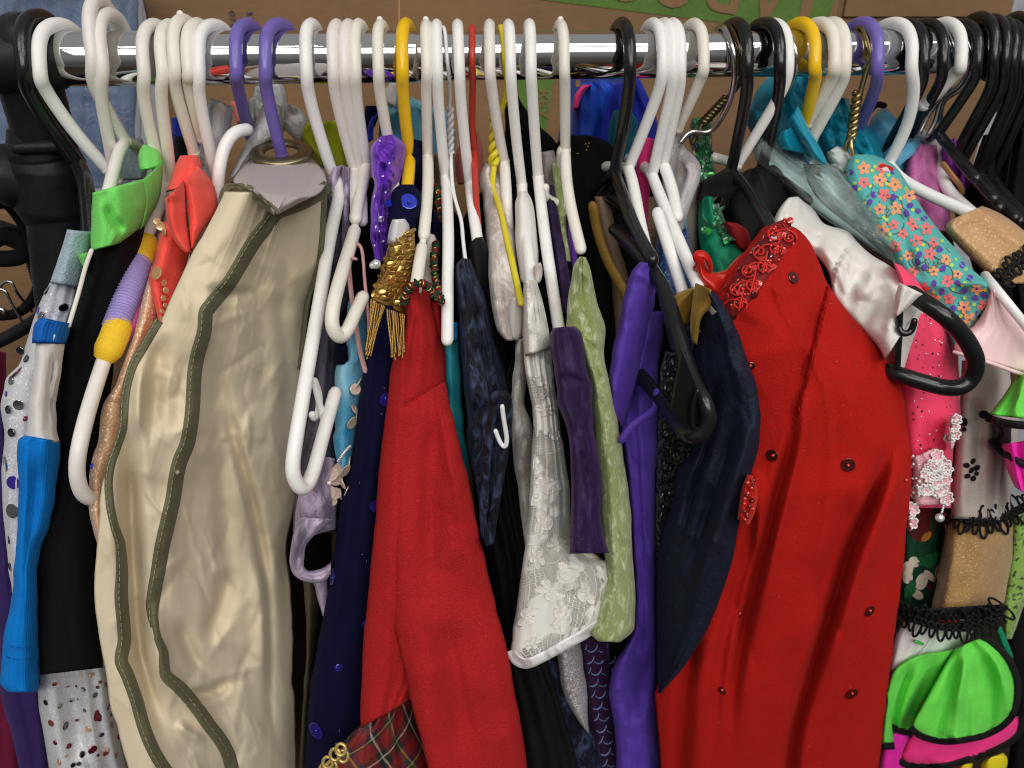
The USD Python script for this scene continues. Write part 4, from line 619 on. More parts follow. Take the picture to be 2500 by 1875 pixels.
sequins(g, g.sh, [(874, 934, 15), (868, 950, 14), (872, 1010, 15), (860, 1032, 17), (866, 1000, 13), (850, 1130, 17), (842, 1150, 18), (826, 1146, 15), (808, 1158, 17), (822, 1172, 15), (836, 1180, 16), (803, 1200, 17), (818, 1204, 16), (832, 1206, 15), (809, 1222, 15), (796, 1212, 12), (846, 1196, 16)], 'pearl_sequin', 6, name='paillette', off=.006, tilt=.3, dish=.001)
g.add('bead', ball(on(g.sh, 804, 1179, .012), .0016, 2), 'pearl')
for i in range(12): g.add('bead', ball(on(g.sh, 826+2.6*i, 1126-4.4*i+.1*i*i, .008), .0011), 'crystal')
t = Thing('pink_strap', 'thin pink elastic strap looped round the notched hanger', 'strap', P(880, 700, -.1))
t.add('elastic', ptube('866,632,-.10 858,620,-.085 866,600,-.08 880,602,-.085 888,650,-.09 894,720,-.10 900,790,-.105 898,860,-.11', .0019, 50, flat=.5), 'pink_elastic'); t.add('elastic', ptube('851,640,-.075 858,720,-.09 870,800,-.105 880,860,-.112 892,905,-.115', .0017, 40, flat=.5), 'pink_elastic')
g = garment('purple_sequin_top', 'crumpled violet satin top with small crystals, left of the yellow hanger', 'top', 'violet_satin', '932,332 904,365 906,420 915,450 905,510 904,560 916,640', '958,328 990,362 982,420 968,470 958,520 950,570 945,640', (-.035, -.01, -.075, -.06), folds=((.012, 3, 3), (.006, 6, 6)), seed=4, T=.04, crinkle=(.016, 34), step=5)
r_ = np.random.default_rng(8); sequins(g, g.sh, [(930, 535, 8), (922, 525, 4), (918, 555, 5), (925, 565, 3), (935, 590, 3), (915, 600, 3), (928, 345, 2.5), (950, 400, 2.5), (933, 430, 2.5), (940, 470, 2.5), (915, 480, 3)], 'crystal', 9, name='crystal', off=.003)
g = garment('navy_satin_top', 'dark navy satin top in the shade behind the yellow hanger', 'top', 'navy_velour', '985,335 990,380 1000,470 1010,560 1020,640', '1035,345 1040,420 1050,500 1068,600 1070,640', .0, folds=((.006, 3, 2),))
g = garment('navy_button_band', 'navy cloth band with a glossy round blue button, above the gold sleeve', 'cuff', 'navy_velour', '978,450 955,470 950,500 946,528 947,546', '1008,450 1030,485 1032,510 1018,545 1013,562', (-.055, -.05, -.08, -.075), T=.015, folds=((.002, 2, 2),))
sequins(g, g.sh, [(998, 492, 20), (952, 496, 13)], 'blue_sequin', 10, name='button', off=.001, tilt=.08); g.add('bead', ball(on(g.sh, 999, 492, .0035), .0012, 2), 'blue_sequin')
g = garment('navy_button_cuff', 'second navy cuff piece half behind the notched ivory arm', 'cuff', 'navy_velour', '1052,508 1046,545 1048,600', '1066,515 1078,560 1070,618', -.045, T=.015)
g = garment('gold_sequin_cuff', 'gold sequin scale cuff with a bead fringe and white satin lining', 'cuff', 'gold_velvet', '952,582 936,640 916,700 905,730', '1012,560 1014,610 1006,660 992,770', (-.085, -.08, -.105, -.10), part='cuff', T=.02, bulge=.008, folds=((.002, 3, 3),))
panel(g, 'lining', 'white_satin', '958,536 949,560 946,598', '988,534 1001,556 1000,585', (-.088, -.085, -.088, -.085), T=.015)
r_ = np.random.default_rng(21)
for i in range(13):
    for j in range(7):
        u = (j+.5*(i % 2)+.3)/7.2; v = i/12.5
        lx, rx = np.interp(v, [0, .33, .7, 1], [955, 938, 920, 908]), np.interp(v, [0, .3, .6, 1], [1010, 1012, 1004, 988]); y0 = np.interp(v, [0, 1], [592-28*u, 722+32*u])
        x = lx+(rx-lx)*u; c = on(g.sh, x, y0, .0016+.0012*r_.random()); n = facing(g.sh, x, y0)+np.array([.35*r_.normal(), 0, -.35+.3*r_.normal()])
        g.add('sequin', disc(c, n, .0021+.0006*r_.random(), .0005, 10, roll=r_.uniform(-.6, .6)+.5, squash=.62), 'gold_sequin', smooth=40)
def beads(p, r, step): return join([ball(p[i], r*(.85+.3*((i*7) % 5)/5), 1) for i in range(0, len(p), step)])
for i in range(24):
    left = i < 11; k = (i if left else i-11)/(10 if left else 12)
    x0, y0 = (906+34*k, 732+18*k) if left else (948+42*k, 756+14*k); x1, y1 = (894+9*k+r_.normal()*2, 868+r_.uniform(-14, 8)) if left else (954+30*k+r_.normal()*3, 872+r_.uniform(-22, 10))
    q = np.stack([np.linspace(x0, x1, 60)+3*np.sin(np.linspace(0, 3, 60)+i), np.linspace(y0, y1, 60)], 1); p = P(q[:, 0], q[:, 1], np.linspace(-.112, -.132, 60)-.0015*(i % 3))
    g.add('fringe_strand', beads(p, .00058, 1), 'gold_bead')
g.add('trim', beads(on(g.sh, np.linspace(952, 1012, 24), np.linspace(588, 560, 24), .002), .0012, 1), 'gold_bead')
g.add('crystal', ball(P(918, 645, -.10), .003, 1), 'crystal'); g.add('crystal', ball(P(910, 648, -.10), .0022, 1), 'crystal')
g = garment('navy_coat', 'long plain navy velour coat with round indigo buttons, left of the red velour dress', 'coat', 'navy_velour', '938,745 915,800 893,880 880,960 868,1050 852,1140 832,1230 812,1370 790,1500 770,1600 755,1700 750,1800 744,1920', '960,745 985,800 990,900 980,1050 970,1200 955,1400 940,1600 930,1750 940,1920', (-.112, -.10, -.168, -.15), folds=((.004, 3, 1),), bulge=.02)
sequins(g, g.sh, [(812, 1407, 20), (941, 975, 17), (916, 1235, 15), (772, 1784, 20), (826, 1630, 10), (893, 1522, 10)], 'indigo_sequin', 11, name='button', off=.001, tilt=.1)
for x, y in ((812, 1410), (941, 972), (772, 1784), (822, 1629), (894, 1521)): g.add('bead', ball(on(g.sh, x, y, .003), .0009), 'blue_sequin')
lint(g, g.sh, 14, 4, 'pale_pink')
g = garment('red_velour_dress', 'red ribbed velour dress with a green and gold braided neck and tartan skirt', 'dress', 'red_velour', '1002,688 986,735 992,775 975,830 955,890 947,960 940,1020 927,1130 918,1240 910,1330 898,1450 888,1560 882,1680 881,1778', '1040,688 1052,740 1066,790 1082,860 1087,940 1100,1000 1120,1110 1130,1250 1120,1400 1090,1560 1010,1703', (-.115, -.10, -.188, -.17), folds=((.004, 3, 2),), bulge=.016, seed=2, micro=.0006, creases=(('1020,760 1010,850 1015,940', 14, .004), ('966,1003 1020,975 1085,928', 4, .003)))
s2 = panel(g, 'sleeve', 'red_velour', '968,1003 962,1100 960,1250 958,1400 962,1510 980,1600 996,1680 1015,1760 1058,1920', '1087,928 1102,1000 1130,1110 1150,1200 1172,1310 1192,1400 1216,1500 1236,1580 1260,1700 1275,1790 1298,1920', ((-.136, -.152, -.170, -.190, -.205), (-.128, -.15, -.165, -.18, -.19)), folds=((.006, 2.6, 1.2), (.002, 6, 3)), bulge=.008, power=6, seed=6, soft=.4, micro=.0006, crumple=(8, .004, 26, 200), creases=(('1050,1000 1055,1200 1050,1450', 28, .007), ('1080,1500 1120,1700 1140,1860', 30, .006)))
lint(g, s2, 22, 3, 'coral_pink')
panel(g, 'neck_flap', 'red_velour', '1050,740 1060,800 1072,860 1080,935', '1076,735 1086,820 1090,890 1092,945', -.095, T=.02)
panel(g, 'skirt', 'tartan', '888,1765 848,1800 820,1850 796,1920', '1010,1700 1024,1760 1042,1830 1075,1920', (-.172, -.16, -.19, -.175), folds=((.007, 4, 1),), T=.03)
cloth('braid_green', '0a3a2a', .7, .2); cols = ['braid_green', 'dark_red', 'gold_bead', 'braid_green']
def braid(t, path, r=.00085, amp=.0014, turns=16, name='neck_braid', cs=cols):
    q = ptube_pts(path, 90)
    for k_, c in enumerate(cs):
        s = np.linspace(0, 1, 90)*turns*2*np.pi+k_*2.1; d = np.gradient(q, axis=0); d /= np.linalg.norm(d, axis=1)[:, None]; a_ = np.cross(d, (0, 1, 0)); a_ /= np.linalg.norm(a_, axis=1)[:, None]; b_ = np.cross(d, a_)
        t.add(name, tube(q+amp*(1+.5*np.sin(s*.37+k_))[:, None]*(np.cos(s)[:, None]*a_+np.sin(s)[:, None]*b_)+.0004*np.random.default_rng(k_).normal(size=(90, 3)), r, 6), c)
def ptube_pts(spec, n):
    q = pts(spec); return catmull(P(q[:, 0], q[:, 1], q[:, 2]), n)
braid(g, '984,742,-.118 996,708,-.12 1015,694,-.12 1036,692,-.12 1052,712,-.118 1068,728,-.115 1078,735,-.11'); braid(g, '1066,595,-.06 1060,640,-.075 1066,690,-.09 1076,735,-.105'); braid(g, '1068,455,-.02 1070,500,-.03 1072,540,-.04', turns=4)
for i, (x, y) in enumerate(((800, 1862), (818, 1842), (832, 1830), (792, 1880), (810, 1872), (838, 1846))):
    c = P(x, y, -.205); aa = np.linspace(0, 2*np.pi, 24, endpoint=False); g.add('gold_braid', tube(c+.0030*(np.cos(aa)[:, None]*RT+1.2*np.sin(aa)[:, None]*UP), .0011, 8, closed=True), 'gold_braid')
g = garment('teal_velvet_top', 'narrow blue to teal crushed velvet strip right of the red velour dress', 'top', 'teal_crush', '1084,828 1088,950 1095,1050 1112,1110 1140,1170', '1122,828 1127,950 1135,1060 1146,1120 1150,1180', (-.10, -.09, -.115, -.105), folds=((.005, 3, 5),)); panel(g, 'band', 'blue_crush', '1082,788 1083,832', '1117,786 1118,832', -.105, T=.015)
g = garment('black_gown', 'black velvet gown showing between the red velour dress and the lace sleeve', 'gown', 'dark_velvet', '1185,1080 1190,1200 1180,1290 1200,1400 1228,1600 1258,1750 1285,1920', '1255,860 1275,1100 1310,1300 1340,1500 1420,1700 1490,1920', (-.095, -.09, -.13, -.12), folds=((.012, 4, .6),), step=9)
garment('black_velvet_bodice', 'black velvet bodice strap rising behind the crushed navy velvet', 'bodice', 'dark_velvet', '1160,580 1143,600 1150,700 1180,780 1225,900', '1180,578 1194,620 1204,700 1238,820 1250,960', (-.065, -.06, -.085, -.08), T=.03)
g = garment('navy_velvet_dress', 'dark navy crushed velvet dress with drooping tie loops on the thin white wire', 'dress', 'navy_crush', '1128,630 1113,650 1112,700 1118,800 1128,900 1138,1000 1146,1100 1162,1200 1176,1300 1186,1335', '1148,632 1166,680 1190,740 1200,790 1212,840 1236,920 1243,990 1236,1080 1222,1160 1205,1260 1194,1335', (-.09, -.08, -.15, -.14), folds=((.012, 3, 3), (.005, 6, 5)), seed=14, T=.03, micro=.004, crumple=(30, .006, 8, 70))
g.add('tie_loop', ptube('1205,985,-.155 1215,965,-.158 1232,968,-.158 1240,990,-.156 1238,1040,-.155 1228,1120,-.154 1212,1210,-.152 1196,1320,-.15', .0030, 60, flat=.7), 'navy_crush'); g.add('tie_loop', ptube('1206,990,-.155 1196,1060,-.154 1186,1150,-.152 1180,1250,-.15 1182,1310,-.15', .0026, 50, flat=.7), 'navy_crush')
t = Thing('wire_end', 'white coated wire hanger end poking through the navy velvet loop', 'hanger', P(1228, 1050, -.155)); t.add('wire_arm', ptube('1226,992,-.158 1231,1030,-.158 1237,1078,-.158 1232,1090,-.158 1224,1084,-.157 1210,1052,-.156', .0014, 30), 'white_wire')
g = garment('cream_velvet_top', 'shiny cream crushed velvet top hung on the yellow wire', 'top', 'cream_velvet', '1186,398 1172,430 1178,490 1185,560 1190,640 1200,740 1212,800 1236,832', '1202,402 1226,440 1250,490 1257,560 1262,650 1270,720 1276,790 1262,832', ((.01, -.03, -.085, -.112), (.01, -.025, -.08, -.11)), folds=((.008, 3, 3), (.004, 5, 7)), seed=20, T=.025, micro=.003, crumple=(26, .006, 7, 60))
panel(g, 'bow', 'white_cloth', '1246,730 1236,770 1248,828', '1272,715 1282,775 1268,832', -.118, T=.015); panel(g, 'tab', 'cream_velvet', '1302,650 1300,670 1308,692', '1320,640 1325,660 1318,690', -.10, T=.01)
garment('white_strap_top', 'off-white ribbed strap top behind the two straight white arms', 'top', 'white_cloth', '1268,468 1256,500 1258,580 1272,690', '1286,466 1302,500 1312,580 1318,690', (-.03, -.03, -.085, -.085), T=.02)
g = garment('silver_velvet_dress', 'silver grey velvet dress edge left of the lace sleeve', 'dress', 'silver_velvet', '1260,828 1255,890 1248,960 1248,1050 1253,1130 1264,1190 1276,1290 1290,1400', '1282,826 1284,900 1282,980 1304,1060 1306,1130 1304,1250 1300,1400', (-.115, -.112, -.135, -.13), folds=((.004, 3, 2),))
g = garment('lace_dress', 'white floral lace sleeve over net with a scalloped satin hem, in the middle', 'dress', 'lace_net', '1277,683 1278,740 1276,800 1279,880 1290,950 1303,1040 1299,1090 1292,1216 1283,1320 1272,1405 1262,1475 1250,1555 1246,1590 1262,1614 1282,1626', '1310,684 1324,730 1336,790 1346,860 1352,930 1364,1010 1376,1100 1391,1200 1397,1300 1440,1360 1488,1372 1504,1424 1498,1462 1477,1516 1436,1548', (-.135, -.125, -.175, -.165), part='lace_sleeve', T=.012, folds=((.007, 3, 2.4), (.003, 7, 5)), seed=25, crumple=(16, .004, 8, 70))
panel(g, 'lining', 'lace_lining', '1282,690 1282,800 1286,880 1308,1040 1298,1216 1280,1405 1258,1555 1285,1610', '1306,690 1330,790 1344,900 1370,1100 1390,1300 1480,1380 1490,1460 1430,1540', (-.127, -.117, -.166, -.157), T=.006, folds=((.004, 3, 2),))
panel(g, 'shoulder', 'lace_motif', '1278,682 1279,740 1279,800 1282,870', '1308,684 1322,730 1334,790 1344,850', (-.139, -.13, -.148, -.138), T=.008, folds=((.004, 3, 6), (.003, 6, 9)))
hem = '1247,1588 1262,1612 1282,1620 1326,1603 1377,1575 1434,1543 1474,1512 1494,1462 1500,1424 1488,1380'
g.add('hem', ribbon(g.sh, hem, np.r_[np.full(40, 13), np.linspace(13, 6, 30)], .0012, n=70), 'white_satin')
r_ = np.random.default_rng(31)
fl = [(1302, 1128, 18), (1340, 1185, 26), (1355, 1060, 18), (1325, 1275, 30), (1312, 1362, 24), (1345, 1440, 32), (1385, 1395, 26), (1425, 1335, 24), (1290, 1505, 26), (1372, 1510, 30), (1430, 1450, 26), (1330, 1000, 20), (1320, 930, 16), (1360, 1330, 22), (1400, 1250, 18), (1470, 1400, 18), (1300, 1570, 18), (1300, 1220, 18)]
lp = __import__('shapely').Polygon(np.vstack([pts('1277,683 1278,740 1276,800 1279,880 1290,950 1303,1040 1299,1090 1292,1216 1283,1320 1272,1405 1262,1475 1250,1555 1246,1590 1262,1614 1282,1626'), pts('1310,684 1324,730 1336,790 1346,860 1352,930 1364,1010 1376,1100 1391,1200 1397,1300 1440,1360 1488,1372 1504,1424 1498,1462 1477,1516 1436,1548')[::-1]])).buffer(-5)
clip = lambda q: q[[lp.contains(__import__('shapely').Point(p)) for p in q]]
for x, y, r in fl:
    o = clip(blob(x, y, r, (4, 5, 3)[int(x) % 3], .6, r_.uniform(0, 3), 40, .8, 1.2))
    if len(o) < 8: continue
    b_ = g.add('lace_motif', patch(g.sh, o, .0003), 'lace_motif'); q = on(g.sh, o[:, 0], o[:, 1], .0004); g.add('cord', tube(q, .00028, 6, closed=True), 'white_cloth', parent=b_)
    a0 = r_.uniform(0, 6.3); s = np.linspace(0, 1, 14); qx, qy = x+np.cos(a0+1.6*s)*r*(1+1.3*s), y+np.sin(a0+1.6*s)*r*1.2*(1+1.3*s); cq = clip(np.stack([qx, qy], 1))
    if len(cq) > 4: g.add('cord', tube(on(g.sh, cq[:, 0], cq[:, 1], .0004), .0003, 6), 'white_cloth', parent=b_)
g = garment('purple_velvet_top', 'deep purple velvet sleeve with a double stitched cuff lying over the lace', 'top', 'purple_velvet', '1352,800 1343,816 1345,860 1355,920 1360,970 1386,1060 1393,1150 1395,1250 1391,1320 1390,1352', '1404,796 1418,812 1427,860 1432,905 1446,950 1448,1020 1457,1090 1467,1160 1472,1205 1466,1240 1475,1310 1488,1350', (-.165, -.155, -.195, -.18), part='sleeve', folds=((.005, 2.6, 3),), T=.02, bulge=.014, creases=(('1428,1010 1415,1060 1430,1130 1455,1230 1470,1300', 7, .006, 's'), ('1355,935 1395,925 1440,945', 7, .003)))
for p_ in ('1391,1312 1425,1318 1466,1310', '1391,1326 1428,1333 1472,1326'): g.add('cuff_stitch', ribbon(g.sh, p_, 2.2, .0005), 'purple_velvet')
g = garment('lime_velvet_dress', 'pale lime crushed velvet dress with shiny creases beside the purple sleeve', 'dress', 'lime_velvet', '1416,626 1402,645 1391,700 1383,770 1381,805 1412,840 1428,890 1442,950 1452,1080 1462,1180 1468,1300 1478,1400 1450,1500 1438,1540 1462,1566', '1430,628 1442,660 1454,720 1469,770 1478,805 1475,860 1486,930 1501,1000 1519,1090 1531,1180 1542,1270 1547,1370 1551,1470 1548,1530 1512,1568', (-.125, -.115, -.165, -.155), folds=((.008, 3, 3), (.004, 6, 6)), seed=33, T=.03, micro=.002, crumple=(24, .005, 7, 60))
g = garment('purple_dress', 'bright purple stretch dress with a wrapped tie, hung on the black hanger', 'dress', 'purple_spandex', '1535,760 1520,850 1500,920 1500,1010 1518,1080 1530,1150 1538,1250 1545,1350 1550,1450 1548,1530 1492,1640 1486,1680 1496,1750 1508,1920', '1620,760 1618,830 1606,900 1606,980 1603,1100 1599,1200 1601,1350 1603,1500 1603,1620 1603,1700 1609,1780 1616,1920', (-.085, -.075, -.145, -.135), folds=((.010, 3, 1.6), (.004, 7, 3)), seed=40, micro=.002, crumple=(24, .006, 9, 110), creases=(('1565,1500 1560,1650 1550,1800', 16, .010), ('1590,1560 1575,1680 1560,1760', 10, .008), ('1550,900 1545,1000 1540,1040', 14, .014)))
panel(g, 'strap', 'purple_spandex', '1562,640 1541,664 1526,715 1509,800 1494,860 1487,920 1498,1000', '1597,643 1602,700 1592,760 1574,830 1562,900 1547,960 1520,1050', (-.105, -.095, -.125, -.112), T=.02, folds=((.004, 3, 3), (.002, 5, 9)), crumple=(30, .003, 5, 36))
g.add('tie', ptube('1520,1072,-.142 1545,1040,-.142 1580,1015,-.138 1600,992,-.13 1603,960,-.125', .0032, 40, flat=.7), 'purple_spandex')
garment('black_sequin_top', 'black sequin mesh top behind the smoky hanger end', 'top', 'black_sequin', '1625,858 1612,900 1605,1000 1600,1150 1598,1300 1598,1450', '1660,862 1690,940 1700,1050 1690,1180 1660,1300 1640,1450', (-.08, -.075, -.10, -.095), folds=((.006, 3, 2),))
g = garment('navy_velvet_coat', 'midnight navy velvet coat sleeve with an ochre velvet collar, beside the red coat', 'coat', 'midnight_velvet', '1708,748 1694,830 1690,900 1700,960 1705,1040 1690,1100 1655,1150 1640,1230 1615,1310 1603,1420 1603,1560 1604,1690', '1736,706 1766,740 1796,800 1826,880 1849,950 1857,1020 1851,1090 1831,1170 1809,1260 1786,1370 1751,1480 1702,1580 1612,1694', ((-.125, -.14, -.145, -.15), (-.16, -.19, -.195, -.19)), part='sleeve', folds=((.006, 3, 1.5),), bulge=.016, power=3.2, seed=44, micro=.001, crumple=(14, .005, 12, 150), creases=(('1757,880 1748,980 1732,1070 1706,1150 1690,1210 1662,1320 1645,1400', 8, .012), ('1700,1180 1740,1050 1800,940', 20, -.005), ('1846,960 1815,1100 1760,1270 1700,1440 1650,1600', 18, -.007), ('1800,1000 1765,1140 1715,1290 1665,1450', 14, .006)))
panel(g, 'collar', 'gold_velvet', '1698,690 1690,740 1684,800 1690,836', '1736,706 1742,738 1716,772 1702,842', (-.135, -.16, -.14, -.145), T=.015, folds=((.003, 3, 3),)); panel(g, 'collar', 'gold_velvet', '1690,704 1655,716 1640,732 1648,768', '1702,712 1700,745 1690,770 1676,800', -.118, T=.012)
g.add('tag', ribbon(g.sh, '1722,740 1732,752 1744,766', 7, .0008), 'label_silver'); g.add('stud', ball(on(g.sh, 1708, 809, .002), .0011), 'antique_brass')
g = garment('scale_print_skirt', 'dark plum skirt printed with blue dragon scales, low in the middle', 'skirt', 'dark_print', '1405,1550 1420,1650 1436,1750 1475,1920', '1482,1560 1494,1650 1502,1750 1518,1920', (-.115, -.11, -.13, -.125), folds=((.004, 3, 2),))
r_ = np.random.default_rng(3)
for i in range(13):
    for j in range(3):
        x = np.interp(1570+i*28, [1550, 1900], [1418, 1480])+j*26+(i % 2)*13-4; y = 1572+i*28; a = np.linspace(.1, 2.3, 12); px_, py_ = x+15*np.cos(a), y+20*np.sin(a)
        g.add('scale_print', tube(on(g.sh, px_, py_, .0004), .00045*np.sin(np.linspace(.4, 2.9, 12))+.0001, 6), 'scale_line')
garment('silver_point_scarf', 'pointed silver lamé hem hanging below the lace', 'scarf', 'silver_lame', '1350,1556 1362,1620 1375,1690 1400,1740 1432,1786', '1412,1548 1426,1640 1434,1720 1438,1790', (-.135, -.13, -.14, -.138), T=.02, folds=((.006, 3, 1),))
garment('midnight_velvet_skirt', 'midnight blue velvet skirt below the silver point', 'skirt', 'navy_crush', '1325,1600 1355,1700 1385,1800 1412,1920', '1405,1640 1440,1760 1480,1850 1490,1920', (-.12, -.115, -.135, -.13), folds=((.006, 3, 1),))
# the clothes behind
garment('chartreuse_top', 'olive yellow satin top behind the white hooks left of centre', 'top', 'chartreuse', '738,302 715,335 745,370 770,410', '850,290 852,330 850,370 855,410', .09, folds=((.012, 3, 2),))
g = garment('light_blue_costume', 'pale blue satin costume with a white peak behind the yellow hanger', 'costume', 'satin_blue_light', '962,228 934,275 924,330 955,420', '985,230 1040,252 1092,272 1112,330 1098,420', .08, folds=((.014, 4, 1.4),), seed=50, crumple=(20, .008, 10, 80)); panel(g, 'peak', 'white_satin', '954,200 940,222 936,248', '966,201 976,222 978,270', .07, T=.01); panel(g, 'trim', 'royal_velvet', '905,290 896,320 898,350', '925,272 915,300 912,340', .075, T=.01); panel(g, 'back', 'navy_velour', '892,258 890,290 896,330', '925,258 925,280 915,310', .10, T=.02)
garment('coral_mesh_top', 'pale coral mesh top behind the thin red wire hanger', 'top', 'coral_pink', '1118,360 1110,390 1118,450', '1165,318 1180,370 1178,450', .05, folds=((.006, 3, 2),))
garment('brown_sequin_top', 'brown and gold sequin strap behind the white arms right of the red neckline', 'top', 'gold_glitter', '1055,375 1058,420 1062,460', '1108,380 1112,420 1110,470', .02, T=.02)
garment('black_robe', 'plain black robe sloping behind the white hooks right of the yellow wire', 'robe', 'black_cloth', '1235,195 1232,300 1235,500 1240,700', '1262,225 1300,290 1360,355 1380,700', .08, folds=((.006, 3, 1),))
g = garment('black_beaded_dress', 'black dress with a few glinting beads left of the lone black hook', 'dress', 'black_cloth', '1395,330 1352,360 1355,450 1375,620 1420,900', '1440,330 1500,362 1520,450 1510,600 1500,900', .05, folds=((.006, 3, 2),))
for x, y in ((1430, 352), (1436, 358), (1432, 366), (1438, 350), (1410, 375)): g.add('bead', ball(on(g.sh, x, y, .001), .0008), 'gold_bead')
g = garment('gold_trim_gown', 'black gown with a gold velvet edge and tan lining, under the lone black hanger', 'gown', 'skin_lining', '1452,480 1462,560 1490,660 1500,770 1510,950', '1490,480 1515,560 1545,680 1555,770 1560,950', .02, T=.03); g.add('gold_edge', ptube('1448,505,.0 1458,560,-.0 1485,640,-.01 1520,705,-.02 1530,730,-.02', .0042, 40, flat=.7), 'gold_velvet'); panel(g, 'facing', 'black_cloth', '1490,480 1500,560 1530,660 1545,720', '1515,480 1535,560 1550,640 1560,720', .0, T=.02)
g = garment('indigo_velvet_dress', 'dark indigo velvet dress with a pink edge, right of the ivory hanger on bare rail', 'dress', 'cobalt_velvet', '1420,205 1402,250 1396,320 1390,380', '1470,195 1520,215 1530,300 1520,380', .11, folds=((.012, 4, 1),)); panel(g, 'pink_edge', 'hot_rose', '1422,208 1404,235 1398,272', '1446,206 1428,225 1412,262', .095, T=.01)
garment('royal_velvet_dress', 'royal blue velvet dress behind the lone black hook', 'dress', 'royal_velvet', '1500,205 1478,260 1462,340 1455,400', '1560,190 1578,225 1602,285 1608,400', .085, folds=((.014, 4, 1.5),), seed=52)
garment('sea_velvet_top', 'sea green velvet top below the royal blue one', 'top', 'sea_velvet', '1498,270 1485,320 1488,380 1530,430', '1525,262 1560,300 1565,350 1580,430', .07, folds=((.008, 3, 2),))
garment('magenta_strap_top', 'magenta strap hanging between the white arms in front of the purple dress', 'top', 'hot_rose', '1560,330 1552,400 1550,520 1560,640', '1600,340 1590,400 1585,520 1600,640', .03, T=.02, folds=((.006, 2, 3),))
garment('blush_lining_top', 'dusty blush lining behind the white trio of arms', 'top', 'skin_lining', '1565,480 1560,560 1580,700', '1612,480 1615,560 1625,700', .04)
g = garment('denim_glitter_top', 'royal blue top with a teal glitter edge, behind the slanting white arms', 'top', 'denim_glitter', '1606,560 1600,640 1608,720 1640,860', '1650,530 1684,560 1690,640 1700,860', (-.02, -.02, -.05, -.05), folds=((.005, 3, 2),)); panel(g, 'edge', 'teal_glitter', '1648,532 1642,545 1640,560', '1676,532 1680,550 1676,562', -.03, T=.01)
t = Thing('clear_hanger', 'clear moulded plastic hanger under the silver S hook', 'hanger', P(1660, 420, .02))
for s_ in ('1648,318,.01 1652,350,.01 1668,380,.0 1694,410,-.01 1680,470,-.02 1650,560,-.04', '1645,330,.01 1640,380,.0 1632,450,.0 1612,540,-.02', '1662,380,.0 1660,440,.0 1640,520,-.02'): t.add('arm', ptube(s_, .0048, 40), 'clear_plastic')
garment('cream_board_top', 'flat cream cloth panel with a pressed edge right of the clear hanger', 'top', 'cream_panel', '1672,395 1662,480 1660,560 1668,700', '1706,400 1712,440 1706,560 1698,700', .015, T=.03, folds=((.003, 2, 1),))
garment('plum_strap_dress', 'dark plum velvet strap dress between the lace shoulder and the pale lime velvet', 'dress', 'purple_velvet', '1326,455 1330,520 1350,620 1370,760', '1350,450 1368,520 1385,620 1400,780', (-.0, .0, -.08, -.08), T=.02)
garment('olive_velvet_top', 'olive velvet strip behind the small white strap hook', 'top', 'lime_velvet', '1345,400 1352,470 1362,560 1378,640', '1372,395 1384,470 1388,560 1394,640', (.01, .01, -.04, -.04), T=.02)
garment('plum_satin_strap_top', 'dark violet strap behind the notched ivory hanger on bare rail', 'top', 'violet_satin', '1384,520 1388,580 1396,660', '1402,540 1408,600 1412,660', -.03, T=.015)
garment('teal_mesh_top', 'folded white and teal satin shoulder behind the left white hooks', 'top', 'fleece', '300,345 290,380 300,440', '345,335 360,380 355,440', .03, T=.02)
garment('grey_mesh_top', 'greyish mesh shoulder left of the purple velvet strip, behind white hooks', 'top', 'grey_satin', '1320,372 1318,420 1330,470', '1352,366 1362,410 1366,470', .04, T=.02)
garment('navy_beaded_top', 'navy beaded shoulder between the yellow hanger and the red neckline', 'top', 'black_sequin', '1012,440 1018,500 1030,580', '1052,430 1056,500 1060,580', .01, T=.02)
# deep shade: dark clothes between the others
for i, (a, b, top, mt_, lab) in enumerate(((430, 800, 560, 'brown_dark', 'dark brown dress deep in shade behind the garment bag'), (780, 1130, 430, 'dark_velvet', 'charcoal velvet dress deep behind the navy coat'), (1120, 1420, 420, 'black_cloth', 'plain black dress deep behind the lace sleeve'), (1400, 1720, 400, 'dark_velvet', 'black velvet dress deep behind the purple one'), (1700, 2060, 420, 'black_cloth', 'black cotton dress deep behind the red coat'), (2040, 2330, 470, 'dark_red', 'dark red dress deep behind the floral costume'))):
    garment('shaded_dress', lab, 'dress', mt_, f'{a+(b-a)*.38:.0f},{top} {a+(b-a)*.12:.0f},{top+70} {a},{top+150} {a+10},900 {a+60},1400 {a+120},1920', f'{a+(b-a)*.62:.0f},{top} {a+(b-a)*.88:.0f},{top+60} {b},{top+130} {b+10},900 {b+10},1400 {b+20},1920', (.05, .05, .06, .06), folds=((.015, 5, .7),), step=12, T=.06)
